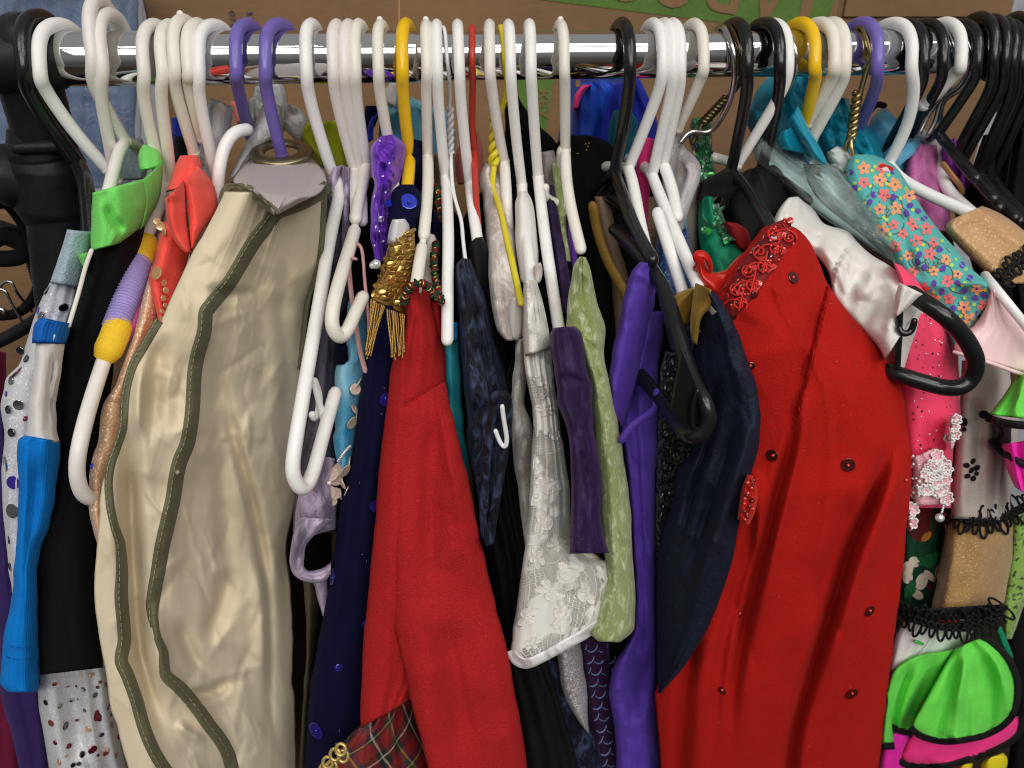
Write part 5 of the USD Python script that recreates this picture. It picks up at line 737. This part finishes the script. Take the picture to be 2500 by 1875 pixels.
# ---------------------------------------------------------------- clothes, right end
cloth('pale_aqua', 'c0dcdc', .7, .3, 'd0f0f0', 1000, .3, .3, 25); cloth('pink_lace', 'f0b4c0', .7, .3, 'fff0f4', 700, .8, .15); cloth('holly_leaf', '1c6238', .7, .1, var=.4, vs=120); cloth('blue_print_satin', '5aa0c4', .35, .4, 'd0f0ff', 1200, .15, .35, 90); cloth('tissue', 'c9d0cc', .7, .2)
g = garment('red_coat', 'long scarlet red coat with dark sequin buttons and a corded sequin collar', 'coat', 'red_coat',
    '1862,556 1825,605 1790,655 1748,735 1746,760 1772,850 1795,950 1798,1060 1775,1200 1742,1350 1692,1500 1640,1600 1600,1695 1605,1780 1612,1920',
    '1890,547 1935,553 1975,588 2000,640 2026,700 2062,752 2106,802 2160,870 2195,925 2210,985 2217,1050 2226,1110 2223,1200 2214,1290 2204,1400 2191,1500 2176,1620 2164,1720 2151,1820 2142,1920',
    ((-.115, -.155, -.165, -.17, -.17), (-.11, -.16, -.19, -.20, -.20)), T=.08, bulge=.018, power=3, step=7, folds=((.009, 2.6, 1.0), (.003, 6, 2)), seed=61, micro=.0001, soft=.35, crumple=(10, .004, 26, 240),
    creases=(('2024,700 2016,735 2006,770 1985,860 1962,950 1945,1010', 26, .007, 's!'), ('1955,960 1930,1090 1905,1180 1880,1280 1850,1400 1815,1540 1790,1700 1780,1850', 15, .016), ('1985,900 1960,1010 1935,1110 1905,1230 1870,1400 1840,1560', 30, -.008),
             ('2176,1050 2160,1130 2122,1230 2080,1330 2040,1460 2000,1580 1965,1690 1938,1790 1925,1900', 16, .017, 'v>'), ('2200,1080 2180,1180 2140,1290 2090,1420 2040,1580 1985,1760', 30, -.008), ('1850,1160 1835,1320 1800,1440 1760,1620 1740,1880', 18, .007), ('1700,1520 1672,1700 1660,1900', 20, .012, 'v>'), ('1830,1130 1850,1250 1840,1400', 18, -.006), ('2090,1200 2040,1350 1990,1500', 24, .006)))
g.add('lapel_edge', ribbon(g.sh, '2024,702 2016,735 2006,772 1985,862 1962,952 1948,1005', 3, .0012), 'red_coat')
sequins(g, g.sh, [(1937, 677, 15), (1832, 893, 11), (1885, 1112, 14), (2070, 1135, 16), (2124, 1492, 13), (2080, 1694, 14), (1763, 1686, 9), (1806, 1502, 5)], 'red_sequin', 12, name='button', off=.001, tilt=.12, dish=.0006)
for x, y in ((1937, 677), (1832, 893), (1887, 1112), (2071, 1136), (2125, 1491), (2081, 1693), (1763, 1685), (1806, 1497), (2212, 1172)): g.add('bead', ball(on(g.sh, x, y, .0022), .0010, 2), 'red_bead')
lint(g, g.sh, 30, 5, 'coral_pink'); g.add('seam', dashes(g.sh, '2172,1370 2150,1440 2110,1560 2075,1660 2040,1760 2010,1875', .00016, 4, 5, .0006), 'red_cord')
# collar braid: scrolls of cord and sequins
band_ = pts('1935,562 1905,575 1878,605 1855,640 1830,680 1800,725 1775,765'); bc = spline(band_, 60); tn = np.gradient(bc, axis=0); tn /= np.linalg.norm(tn, axis=1)[:, None]; nn = np.stack([-tn[:, 1], tn[:, 0]], 1)
base = g.add('collar_trim', ribbon(g.sh, band_, np.interp(np.linspace(0, 1, 40), [0, .3, .7, 1], [30, 40, 36, 22]), .0010, n=40), 'dark_red')
r_ = np.random.default_rng(71)
for k_ in range(9):
    i = 3+k_*6; sg = 1 if k_ % 2 else -1; c = bc[i]+nn[i]*sg*14
    s = np.linspace(0, 1, 40); th = sg*(s*9.5)+r_.uniform(0, 1); rad = 19*(1-s*.85); q = c[None]+np.stack([rad*np.cos(th), rad*np.sin(th)], 1)
    g.add('scroll_cord', tube(on(g.sh, q[:, 0], q[:, 1], .0032), .00058, 7), 'red_cord', parent=base)
    j = min(i+9, 59); q = spline(np.array([c+np.array([19, 0]), bc[i]-nn[i]*sg*6, bc[j]-nn[j]*sg*20]), 20); g.add('scroll_cord', tube(on(g.sh, q[:, 0], q[:, 1], .0034), .00058, 7), 'red_cord', parent=base)
for k_ in range(46):
    i = r_.integers(0, 60); o = r_.uniform(-38, 38) if 12 < i < 48 else r_.uniform(-26, 26); x, y = bc[i]+nn[i]*o
    g.add('sequin', disc(on(g.sh, x, y, .0022), facing(g.sh, x, y)+.5*r_.normal(size=3), .0021, .0004, 10), 'red_bead' if k_ % 3 else 'red_sequin', parent=base, smooth=40)
for k_ in range(26):
    i = r_.integers(0, 60); x, y = bc[i]+nn[i]*r_.uniform(-36, 36); g.add('bead', ball(on(g.sh, x, y, .0034), .0009, 1), 'red_bead', parent=base)
t = Thing('sequin_rosette', 'loose crumpled red sequin rosette tucked behind the navy velvet sleeve', 'trimming', P(1815, 1220, -.185))
s = sheet('1824,1158 1810,1195 1803,1235 1800,1268', '1838,1162 1850,1205 1846,1245 1828,1282', (-.19, -.186, -.196, -.19), T=.008, folds=((.006, 3, 3),), crumple=(30, .006, 5, 40), step=3, seed=8); t.add('bow', s.mesh, 'red_satin', uv=s.uv)
for k_ in range(16): t.add('bead', ball(on(s, 1812+r_.uniform(0, 30), 1172+k_*6.4, .0015), .0009+.0005*r_.random(), 1), 'red_bead' if k_ % 2 else 'red_sequin')
g = garment('red_satin_blouse', 'shiny red satin ruffle standing up behind the red coat collar', 'blouse', 'red_satin', '1705,628 1700,660 1712,700 1745,740', '1718,620 1745,665 1790,655 1800,690', (-.10, -.09, -.11, -.10), folds=((.008, 4, 2),), T=.02); panel(g, 'front', 'red_satin', '1800,628 1760,675 1738,720', '1856,585 1822,640 1772,740', -.098, T=.02, folds=((.006, 3, 1),)); g.add('curl', ptube('1702,655,-.10 1708,640,-.105 1702,625,-.105 1712,620,-.105 1728,632,-.105 1735,655,-.10', .0030, 30, flat=.5), 'red_satin')
g = garment('white_blouse', 'white stretch cloth draped down the arm of the black tubular hanger', 'top', 'white_cloth', '1926,482 1893,528 1888,548 1950,590 2020,660 2040,730 2110,810 2145,850 2160,880', '1950,480 1986,511 2013,546 2070,565 2092,590 2131,624 2166,645 2204,672 2262,722', (-.05, -.03, -.172, -.15), part='sleeve', folds=((.004, 2, 3), (.002, 4, 8)), bulge=.010, seed=80, crumple=(14, .006, 10, 90),
    creases=(('2092,590 2060,620 2035,680 2030,760', 10, .007, 's'), ('2110,650 2085,700 2075,770', 12, .006), ('2170,690 2130,740 2105,810', 14, .008), ('2010,560 1995,600 1990,640', 12, .005), ('2200,690 2180,760 2160,850', 12, -.005), ('2140,640 2125,690 2110,740', 12, -.005)))
panel(g, 'sleeve_end', 'white_cloth', '2196,690 2186,730 2184,775', '2262,722 2225,745 2196,768', (-.17, -.168, -.172, -.17), T=.012, folds=((.003, 2, 2),)); panel(g, 'inside', 'white_cloth', '2190,762 2185,850 2190,905', '2255,735 2236,820 2205,912', -.15, T=.012, folds=((.002, 3, 2),))
t = Thing('tubular_hanger', 'black tubular hanger end with a strap hook, under the white sleeve', 'hanger', P(2300, 940, -.18))
t.add('arm', ptube('2222,716,-.160 2300,768,-.178 2346,812,-.182 2374,856,-.184 2382,892,-.184 2368,928,-.183 2338,946,-.182 2290,943,-.176 2200,916,-.165 2150,900,-.15', .0050, 90, k=20), 'black_plastic'); t.add('strap_bar', ptube('2197,748,-.162 2194,820,-.163 2190,900,-.164', .0020, 12), 'black_plastic'); t.add('strap_hook', ptube('2195,800,-.166 2202,812,-.168 2213,814,-.169 2225,806,-.169 2232,784,-.169', .0019, 24), 'black_plastic')
g = garment('pink_leotard', 'hot pink leotard dotted with rhinestones, trimmed with white beaded lace', 'leotard', 'pink_sequin', '2180,640 2200,720 2200,800 2190,900 2200,1000 2208,1100 2212,1240', '2200,648 2244,690 2292,760 2322,850 2341,950 2346,1000 2330,1060 2322,1240', (-.135, -.13, -.168, -.16), folds=((.003, 2, 2),), bulge=.018)
r_ = np.random.default_rng(90)
for k_ in range(95):
    y = r_.uniform(720, 1110); x = r_.uniform(2228, np.interp(y, [720, 850, 1000, 1110], [2255, 2315, 2338, 2322])); g.add('rhinestone', ball(on(g.sh, x, y, .0004), .0005+.0003*r_.random(), 1), ('crystal', 'holo_dark', 'red_bead')[k_ % 3])
def lace(t, sh, cx, cy, w, h, seed, n=14):
    r = np.random.default_rng(seed)
    for i in range(n):
        x, y = cx+r.uniform(-w, w), cy+r.uniform(-h, h); o = blob(x, y, r.uniform(12, 20), 6, .45, r.uniform(0, 3), 30); p_ = t.add('lace_motif', patch(sh, o, .0016+.0008*r.random()), 'pink_lace'); t.add('cord', tube(on(sh, o[:, 0], o[:, 1], .0024), .0006, 6, closed=True), 'white_satin', parent=p_)
    for i in range(n*2): t.add('pearl', ball(on(sh, cx+r.uniform(-w, w), cy+r.uniform(-h, h), .003), r.uniform(.0007, .0013), 1), 'pearl')
lc = panel(g, 'lace_trim', 'pink_lace', '2222,1120 2222,1180 2225,1235', '2285,1092 2322,1150 2320,1230', -.172, T=.008, folds=((.003, 3, 3),)); lace(g, lc, 2270, 1165, 46, 52, 5, 18)
l2 = panel(g, 'lace_trim', 'pink_lace', '2316,1018 2312,1060 2320,1100', '2344,1020 2338,1060 2328,1092', -.172, T=.006); lace(g, l2, 2328, 1050, 12, 28, 6, 4); l3 = panel(g, 'lace_trim', 'pink_lace', '2212,1235 2214,1265 2216,1290', '2226,1236 2235,1258 2224,1285', -.17, T=.006); lace(g, l3, 2222, 1262, 6, 18, 7, 3)
for i in range(8): g.add('bead', ball(P(2308-1.2*i, 1215+5*i, -.172), .0009, 1), 'crystal')
g.add('crystal', ball(P(2294, 1264, -.172), .0030, 2), 'crystal')
# floral costume
g = garment('floral_costume', 'teal costume printed with coral and orange flowers, below the teal film', 'costume', 'teal_print', '2083,378 2066,420 2080,470 2112,520 2142,570 2180,620 2195,660 2240,710 2296,780 2330,858', '2118,376 2182,402 2220,455 2260,520 2330,604 2392,674 2440,702 2446,712 2385,785 2332,860', ((-.02, -.08, -.125, -.14), (-.015, -.085, -.15, -.145)), folds=((.004, 2.5, 2),), bulge=.014, T=.02, seed=95, creases=(('2090,430 2160,480 2220,540 2300,620', 6, .003), ('2200,560 2230,640 2260,700', 10, .005)))
r_ = np.random.default_rng(17); spots = []
import shapely
area = shapely.Polygon(np.vstack([spline(pts('2083,378 2066,420 2080,470 2112,520 2142,570 2180,620 2195,660 2240,710 2296,780 2330,858'), 60), spline(pts('2118,376 2182,402 2220,455 2260,520 2330,604 2392,674 2440,702 2446,712 2385,785 2332,860'), 60)[::-1]])).buffer(-9)
def scatter(n, gap, poly, r, taken):
    x0, y0, x1, y1 = poly.bounds; o = []
    for _ in range(n*60):
        p = (r.uniform(x0, x1), r.uniform(y0, y1))
        if poly.contains(shapely.Point(p)) and all((p[0]-q[0])**2+(p[1]-q[1])**2 > ((gap+q[2])/1)**2 for q in taken): o.append(p); taken.append((*p, gap))
        if len(o) >= n: break
    return o
tk = []
for i, (x, y) in enumerate(scatter(34, 15, area, r_, tk)):
    k_ = 16+r_.uniform(-3, 3); rot = r_.uniform(0, 6.3); g.add('flower_print', patch(g.sh, blob(x, y, k_, 5, .55, rot, 40), .0005), 'print_coral' if i % 2 else 'print_orange')
    g.add('flower_centre', patch(g.sh, blob(x, y, 3.2, 0, 0, 0, 10), .0008), 'print_purple' if i % 4 == 0 else 'print_brown')
for x, y in scatter(26, 8, area, r_, tk): g.add('berry_print', patch(g.sh, blob(x, y, 7.5, 0, 0, r_.uniform(0, 3), 16, 1.15, .9), .0005), 'print_purple')
for x, y in scatter(40, 4, area, r_, tk): g.add('dot_print', patch(g.sh, blob(x, y, 4.6, 0, 0, 0, 12), .0005), 'print_yellow')
for i in range(16):
    a0 = r_.uniform(0, 6.3); c = (r_.uniform(2110, 2400), 0); y = np.interp(c[0], [2080, 2420], [430, 760])+r_.uniform(-40, 40); s = np.linspace(0, 1, 26); q = np.stack([c[0]+26*np.cos(a0+3.6*s)*(1+.2*s), y+26*np.sin(a0+3.6*s)*(1+.2*s)], 1)
    q = q[[area.contains(shapely.Point(p)) for p in q]]
    if len(q) > 6: g.add('vine_print', ribbon(g.sh, q, 1.8, .0001, k=3, off=.0003), 'print_brown')
g.add('hem_stitch', dashes(g.sh, '2440,705 2385,770 2335,835', .0003, 5, 3, .001), 'tan_cloth')
g = garment('paper_tissue', 'crumpled greyish tissue paper left of the floral collar', 'paper', 'tissue', '2018,372 2025,395 2050,425', '2046,356 2075,380 2082,420', .0, T=.01, folds=((.008, 4, 4),), crinkle=(.006, 30))
t = Thing('red_tag_scrap', 'torn bright red tag scrap stuck on the white hanger arm', 'tag', P(2165, 410, -.01)); t.add('tag', slab('2150,405 2160,401 2170,404 2180,408 2182,420 2178,434 2180,440 2174,438 2170,425 2155,412', -.040, -.038), 'red_cord', smooth=False); t.add('paper', slab('2152,412 2166,408 2178,425 2174,432', -.042, -.0405), 'white_cloth', smooth=False)
g = garment('teal_film_bag', 'crinkled clear teal dust cover draped diagonally over the black clothes', 'plastic bag', 'teal_film', '1832,340 1850,400 1905,440 1945,475 2000,520 2080,575 2140,620 2195,655', '1950,330 1990,375 2060,425 2110,490 2150,545 2180,600 2196,640 2204,660', (.0, .0, -.09, -.09), part='cover', T=.02, folds=((.008, 4, 3), (.004, 9, 6)), crumple=(60, .007, 9, 80), step=6, seed=101)
panel(g, 'dress', 'pale_aqua', '1842,352 1860,410 1910,450 1950,485 2005,530 2085,585 2140,625 2190,655', '1940,340 1982,385 2050,432 2100,497 2142,550 2170,605 2186,640 2198,658', (.012, .012, -.075, -.075), T=.012, folds=((.008, 4, 2),))
panel(g, 'fold', 'teal_film', '1960,400 1985,470 2060,540 2150,600', '2040,400 2090,460 2140,520 2190,610', (-.03, -.03, -.10, -.10), T=.012, folds=((.006, 4, 4),), crumple=(40, .007, 8, 70), seed=102)
g = garment('turquoise_costume', 'turquoise satin costume with hanging straps, behind the yellow and ivory hooks', 'costume', 'turquoise_satin', '1890,180 1845,225 1830,290 1850,350 1890,420', '1990,186 1995,230 2020,290 2030,350 2030,430', (.08, .06, .05, .04), folds=((.016, 4, 3), (.006, 8, 6)), seed=110, crinkle=(.006, 50))
panel(g, 'strap', 'turquoise_satin', '1926,292 1940,320 1965,350 1985,385 2010,402', '1948,258 1965,290 1985,330 2008,370 2020,400', (-.02, -.02, -.05, -.05), T=.012, folds=((.002, 2, 2),), bulge=.008); panel(g, 'bodice', 'turquoise_dark', '1815,270 1830,320 1880,370 1930,400', '1905,262 1940,320 1975,370 2000,410', (.03, .02, .0, .0), T=.02, folds=((.012, 4, 3),), seed=111); panel(g, 'strap', 'turquoise_satin', '1910,320 1900,345 1910,365', '1935,310 1955,330 1990,380', -.02, T=.01, folds=((.003, 2, 2),))
g = garment('turquoise_film_bag', 'bright turquoise plastic bag crumpled under the purple and brass hooks', 'plastic bag', 'turquoise_satin', '2030,235 1998,330 2010,370 2080,390 2120,410', '2072,240 2100,290 2150,330 2158,380 2150,412', (.05, .05, .01, .01), folds=((.012, 4, 4), (.006, 8, 8)), crinkle=(.010, 40), seed=112, T=.03)
g = garment('blue_print_top', 'pale blue satin top with a black lace edge behind the large white hook', 'top', 'blue_print_satin', '2160,262 2128,290 2120,330 2150,400 2180,430', '2200,300 2250,320 2252,345 2225,390 2212,428', (.04, .03, .02, .02), folds=((.010, 3, 3),), seed=113, T=.03); g.add('lace_edge', ptube('2125,270,.035 2140,256,.035 2158,258,.035', .0024, 16), 'black_trim'); g.add('bow', ptube('2165,430,.01 2190,390,.005 2220,365,.01 2240,350,.02', .0052, 30, flat=.6), 'blue_print_satin')
g = garment('rose_velvet_dress', 'dusty rose velvet dress with vertical folds behind the white hanger arm', 'dress', 'rose_velvet', '2238,350 2208,410 2215,500 2250,560', '2290,355 2305,420 2318,500 2322,570', (.02, .02, -.03, -.03), folds=((.012, 3.5, .8),), seed=114)
g = garment('plum_velvet_top', 'plum velvet top edge with a tan strap, near the black hanger cluster', 'top', 'plum_velvet', '2326,338 2298,370 2310,420 2330,470', '2330,336 2352,380 2356,430 2350,476', .0, T=.03, folds=((.006, 2, 2),)); g.add('strap', ptube('2304,402,-.012 2325,430,-.014 2345,455,-.016 2348,468,-.016', .0028, 20, flat=.6), 'tan_cloth')
g = garment('black_coat', 'black coat and straps crowded at the right end below the black hooks', 'coat', 'black_cloth', '2400,330 2372,420 2350,520 2370,640 2420,760', '2560,300 2560,420 2560,520 2560,640 2560,760', (.02, .0, -.02, -.02), folds=((.016, 7, .8),), seed=115)
garment('magenta_velvet_dress', 'magenta velvet dress in shade below the black hanger cluster', 'dress', 'plum_velvet', '2350,400 2340,460 2350,540', '2400,420 2410,480 2420,560', .02, T=.03)
g = garment('dark_red_dress', 'dark red dress deep behind the tan costume collar', 'dress', 'dark_red', '2330,430 2325,480 2340,560', '2440,440 2445,500 2450,580', .03, folds=((.01, 3, 1),))
g = garment('black_velvet_jacket', 'black velvet jacket on the two moulded black hangers, behind the red coat collar', 'jacket', 'dark_velvet', '1830,412 1795,440 1780,500 1800,580 1830,640', '1900,400 1938,425 1955,470 1955,520 1960,640', (-.0, .0, -.04, -.03), folds=((.012, 3, 2),), seed=116)
g = garment('green_sequin_dress', 'emerald velvet dress with a green sequin neckline, between the black hangers', 'dress', 'emerald_velvet', '1706,480 1704,560 1715,640 1735,700', '1740,480 1770,560 1812,610 1830,640', (.0, -.02, -.06, -.06), folds=((.008, 3, 2),), seed=117)
panel(g, 'neckline', 'green_sequin', '1690,288 1680,330 1700,400 1702,480', '1742,282 1740,340 1745,400 1752,480', (.05, .05, .0, .0), T=.02, folds=((.008, 3, 5),), crinkle=(.006, 25)); panel(g, 'neckline', 'green_sequin', '1728,500 1745,560 1775,590', '1756,496 1775,545 1805,585', (-.02, -.02, -.055, -.05), T=.01, crinkle=(.004, 20))
for k_ in range(34):
    x, y = 1712+r_.normal()*16, 290+k_*9+r_.normal()*4; x += np.interp(y, [290, 480, 600], [0, 14, 60]); g.add('sequin', disc(P(x, y, np.interp(y, [290, 480, 600], [.045, -.005, -.06])), np.array([0, -1, .3])+.6*r_.normal(size=3), .0026, .0004, 10), 'green_bead' if k_ % 5 == 0 else 'green_sequin', smooth=40)
garment('dark_red_lining_top', 'deep red lining showing under the left moulded black hanger', 'top', 'dark_red', '1765,540 1775,570 1800,610', '1800,545 1830,570 1835,610', -.05, T=.02)
# tan and grey dance costume at the right edge
g = garment('tan_costume', 'tan glitter costume yoke with black looped braid at the right edge', 'costume', 'tan_glitter', '2336,530 2306,556 2330,590 2400,660 2442,695', '2398,503 2440,520 2500,562 2540,605 2540,690', (-.085, -.07, -.11, -.10), part='yoke', folds=((.003, 3, 2),), T=.03, creases=(('2330,580 2392,545 2440,570 2510,612', 5, .002),))
def loops(t, sh, path, w, n, seed, name='braid_loop', r=.0009, off=.003):
    p_ = spline(pts(path), 200); tt = np.gradient(p_, axis=0); tt /= np.linalg.norm(tt, axis=1)[:, None]; n2 = np.stack([-tt[:, 1], tt[:, 0]], 1); rr = np.random.default_rng(seed)
    core = t.add('braid', ribbon(sh, path, w*.42, .0030, off=.001), 'black_trim')
    for i in range(n):
        for sg in (-1, 1):
            k_ = int((i+.5)/n*199); c = p_[k_]; big = 1.0 if i % 3 else 1.45; a_ = np.linspace(-.2, np.pi+.2, 16)*1.0; L_ = w*(.75+.2*rr.random())*big; wd = w*.26*big
            q = c+sg*n2[k_]*(w*.25+L_*np.sin(a_)[:, None])+tt[k_]*(wd*np.cos(a_))[:, None]+tt[k_]*rr.uniform(-3, 3); t.add(name, tube(on(sh, q[:, 0], q[:, 1], off+.0006*rr.random()), r, 7), 'black_trim', parent=core)
        q = p_[max(0, int(i/n*199)-5):int((i+1)/n*199)+5]; z = np.linspace(0, 6.28, len(q)); q = q+n2[k_]*(w*.28*np.sin(z))[:, None]; t.add('cord', tube(on(sh, q[:, 0], q[:, 1], off+.0022), r, 7), 'black_trim', parent=core)
loops(g, g.sh, '2444,690 2462,660 2485,640 2520,620', 20, 7, 1)
g = garment('pale_pink_top', 'pale pink satin top edge over a white hanger arm at the right edge', 'top', 'pale_pink', '2418,708 2384,788 2334,830 2330,858', '2432,706 2482,770 2545,842 2548,925', (-.15, -.15, -.16, -.16), folds=((.003, 3, 2),), T=.015); g.add('edge', ptube('2330,860,-.165 2400,880,-.167 2470,905,-.167 2545,930,-.166', .0012, 30), 'pale_pink')
t = Thing('plastic_hanger', 'white plastic hanger arm emerging from the floral cuff at the right edge', 'hanger', P(2480, 760, -.16)); t.add('arm', ptube('2405,672,-.12 2432,706,-.152 2480,765,-.165 2545,845,-.172', .0028, 30), 'white_plastic')
g = garment('grey_costume', 'grey satin and gold glitter dance costume with black looped braid trims', 'costume', 'gray_satin', '2348,880 2342,1000 2332,1100 2326,1200 2320,1265', '2475,880 2490,1000 2480,1100 2470,1200 2462,1270', (-.12, -.11, -.142, -.13), folds=((.008, 3, 1.4),), seed=120, crumple=(8, .004, 12, 120), creases=(('2380,960 2390,1060 2385,1180', 12, .006), ('2440,1000 2430,1120 2425,1230', 10, .005)))
for x, y, s_ in ((2403, 1012, 10), (2354, 1030, 9), (2354, 1048, 5), (2375, 1126, 7), (2360, 1136, 6), (2385, 1142, 7), (2372, 1148, 7), (2362, 1162, 6), (2376, 1168, 6), (2384, 1156, 5)): g.add('sequin', spangle(g.sh, x, y, s_, off=.001), 'black_trim')
s2 = panel(g, 'gold_section', 'gold_glitter', '2318,1240 2300,1340 2282,1440 2268,1510', '2476,1240 2474,1340 2460,1430 2440,1510', (-.138, -.128, -.152, -.142), folds=((.006, 3, 1),), bulge=.024, power=-2.4, micro=.0006, creases=(('2310,1330 2290,1430 2280,1500', 10, .008),)); loops(g, s2, '2308,1238 2345,1262 2400,1275 2450,1262 2520,1225', 27, 15, 2)
s3 = panel(g, 'white_section', 'white_satin', '2195,1515 2178,1570 2166,1640', '2380,1530 2340,1590 2240,1625', (-.149, -.145, -.150, -.146), folds=((.006, 5, 1),), T=.02); g.add('bead', tube(on(s3, np.array([2236, 2252.]), np.array([1566, 1572.]), .004), .0014, 8), 'green_bead')
s4 = panel(g, 'hip_band', 'black_trim', '2190,1490 2200,1500 2215,1515', '2450,1475 2440,1495 2430,1510', -.158, T=.01); loops(g, s4, '2186,1502 2230,1510 2290,1528 2350,1532 2410,1515 2452,1478', 26, 16, 3)
g = garment('ruffled_skirt', 'tiered skirt of lime, hot pink and yellow ruffles bound in black', 'skirt', 'lime_satin', '2332,1584 2292,1650 2248,1730 2226,1772 2256,1796 2310,1806', '2396,1556 2452,1602 2482,1670 2481,1715 2447,1768 2384,1797', ((-.16, -.178, -.182), (-.16, -.175, -.18)), part='ruffle', folds=((.005, 3, 1), (.002, 6, 2)), soft=.4, micro=.0005, seed=130, T=.015, bulge=.004, creases=(('2385,1575 2420,1680 2415,1780', 16, .007, 'v>'), ('2360,1590 2345,1700 2335,1795', 14, -.005, 'v>'), ('2345,1595 2310,1700 2285,1795', 12, .005, 'v>'), ('2400,1580 2450,1660 2465,1740', 12, -.004, 'v>'), ('2370,1580 2375,1690 2375,1795', 9, -.003, 'v>')))
g.add('binding', ribbon(g.sh, '2222,1776 2256,1800 2310,1811 2384,1801 2446,1774 2478,1735 2487,1680 2470,1620 2430,1575 2398,1552', 8, .0012), 'black_trim')
s5 = panel(g, 'ruffle', 'lime_satin', '2240,1600 2188,1630 2168,1665 2162,1720 2168,1768', '2338,1584 2302,1640 2272,1690 2242,1740 2224,1790', (-.158, -.156, -.165, -.16), folds=((.005, 2.5, 1),), soft=.5, micro=.0005, seed=131, T=.012, bulge=.004, creases=(('2230,1615 2195,1690 2180,1770', 10, .008, 'v>'), ('2290,1600 2245,1690 2210,1780', 12, .006, 'v>'), ('2260,1605 2220,1690 2195,1775', 8, -.003, 'v>'))); g.add('binding', ribbon(s5, '2166,1772 2195,1783 2224,1794', 8, .002), 'black_trim')
s6 = panel(g, 'ruffle', 'lime_satin', '2166,1690 2155,1750 2148,1816', '2174,1740 2180,1780 2182,1816', -.168, T=.01); g.add('binding', ribbon(s6, '2146,1820 2164,1822 2184,1820', 9, .002), 'black_trim')
s7 = panel(g, 'ruffle', 'hot_rose', '2230,1786 2212,1820 2200,1850 2215,1864 2280,1868', '2488,1748 2492,1780 2466,1812 2430,1830 2370,1848', (-.166, -.165, -.17, -.168), folds=((.004, 4, 1),), soft=.5, micro=.0005, seed=132, T=.012); g.add('binding', ribbon(s7, '2196,1858 2226,1870 2290,1872 2370,1852 2440,1826 2488,1790 2500,1748', 8, .0012), 'black_trim')
panel(g, 'ruffle', 'hot_magenta', '2176,1785 2150,1830 2140,1920', '2226,1800 2212,1850 2215,1920', -.156, T=.012, folds=((.006, 2, 1),)); panel(g, 'ruffle', 'lemon_satin', '2412,1850 2396,1868 2400,1890', '2450,1838 2462,1860 2445,1888', -.164, T=.01, folds=((.004, 2, 1),)); panel(g, 'ruffle', 'lemon_satin', '2340,1868 2330,1890', '2376,1862 2372,1895', -.163, T=.01)
panel(g, 'ruffle', 'emerald_velvet', '2430,1540 2440,1570 2460,1610', '2444,1528 2462,1570 2474,1606', -.155, T=.01)
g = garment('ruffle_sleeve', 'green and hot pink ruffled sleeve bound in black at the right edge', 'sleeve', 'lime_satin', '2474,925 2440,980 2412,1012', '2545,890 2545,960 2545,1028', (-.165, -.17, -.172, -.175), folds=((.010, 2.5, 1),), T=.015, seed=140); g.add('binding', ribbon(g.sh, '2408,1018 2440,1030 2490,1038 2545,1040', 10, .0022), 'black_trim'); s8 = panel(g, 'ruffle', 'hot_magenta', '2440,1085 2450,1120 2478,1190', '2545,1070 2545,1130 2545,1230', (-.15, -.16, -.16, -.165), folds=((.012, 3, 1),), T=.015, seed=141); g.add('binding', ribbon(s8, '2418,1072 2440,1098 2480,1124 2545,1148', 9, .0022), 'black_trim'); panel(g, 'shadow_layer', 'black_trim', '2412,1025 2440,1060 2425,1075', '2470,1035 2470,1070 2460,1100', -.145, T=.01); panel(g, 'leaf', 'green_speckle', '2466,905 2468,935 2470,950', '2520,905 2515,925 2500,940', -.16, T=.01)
garment('speckled_top', 'lime speckled fabric top behind the gold section at the right edge', 'top', 'green_speckle', '2470,1255 2455,1400 2445,1480 2452,1560', '2545,1255 2530,1400 2500,1480 2470,1560', -.115, folds=((.004, 2, 1),)); garment('black_trousers', 'black trousers at the lower right edge', 'trousers', 'black_cloth', '2510,1360 2480,1480 2452,1600 2470,1750 2450,1920', '2580,1360 2580,1480 2580,1600 2580,1750 2580,1920', -.10)
# holly print
g = garment('holly_dress', 'dark red dress printed with holly leaves and cream petals behind the pink leotard', 'dress', 'holly_green', '2200,1225 2198,1330 2190,1430 2180,1540', '2350,1000 2350,1080 2306,1240 2308,1380 2300,1470 2210,1530', -.112, folds=((.003, 2, 1),))
for k_, (x, y, r, sx, sy, n, mt_) in enumerate(((2250, 1275, 40, .9, 1.2, 0, 'holly_ground'), (2325, 1110, 24, .8, 1.4, 0, 'holly_ground'), (2262, 1310, 12, .7, 1.3, 0, 'holly_gold'), (2215, 1390, 18, .8, 1.1, 0, 'holly_cream'), (2232, 1372, 14, 1, .9, 0, 'holly_cream'), (2216, 1410, 14, .9, 1.1, 0, 'holly_cream'), (2250, 1420, 18, .8, 1.2, 0, 'holly_cream'), (2270, 1406, 13, 1.4, .6, 0, 'holly_cream'), (2292, 1395, 14, .7, 1.3, 0, 'holly_cream'), (2240, 1452, 13, 1.2, .8, 0, 'holly_cream'), (2276, 1370, 30, 1.3, .6, 7, 'holly_leaf'), (2222, 1440, 20, .7, 1.3, 6, 'holly_leaf'), (2294, 1350, 16, .6, 1.4, 5, 'holly_leaf'), (2270, 1432, 8, .6, 1.3, 0, 'holly_ground'), (2345, 1050, 12, .6, 1.3, 0, 'holly_cream'))): g.add('petal_print', patch(g.sh, blob(x, y, r, n, .35, .4*k_ % 1, 30, sx, sy), .0005+.0001*k_), mt_)
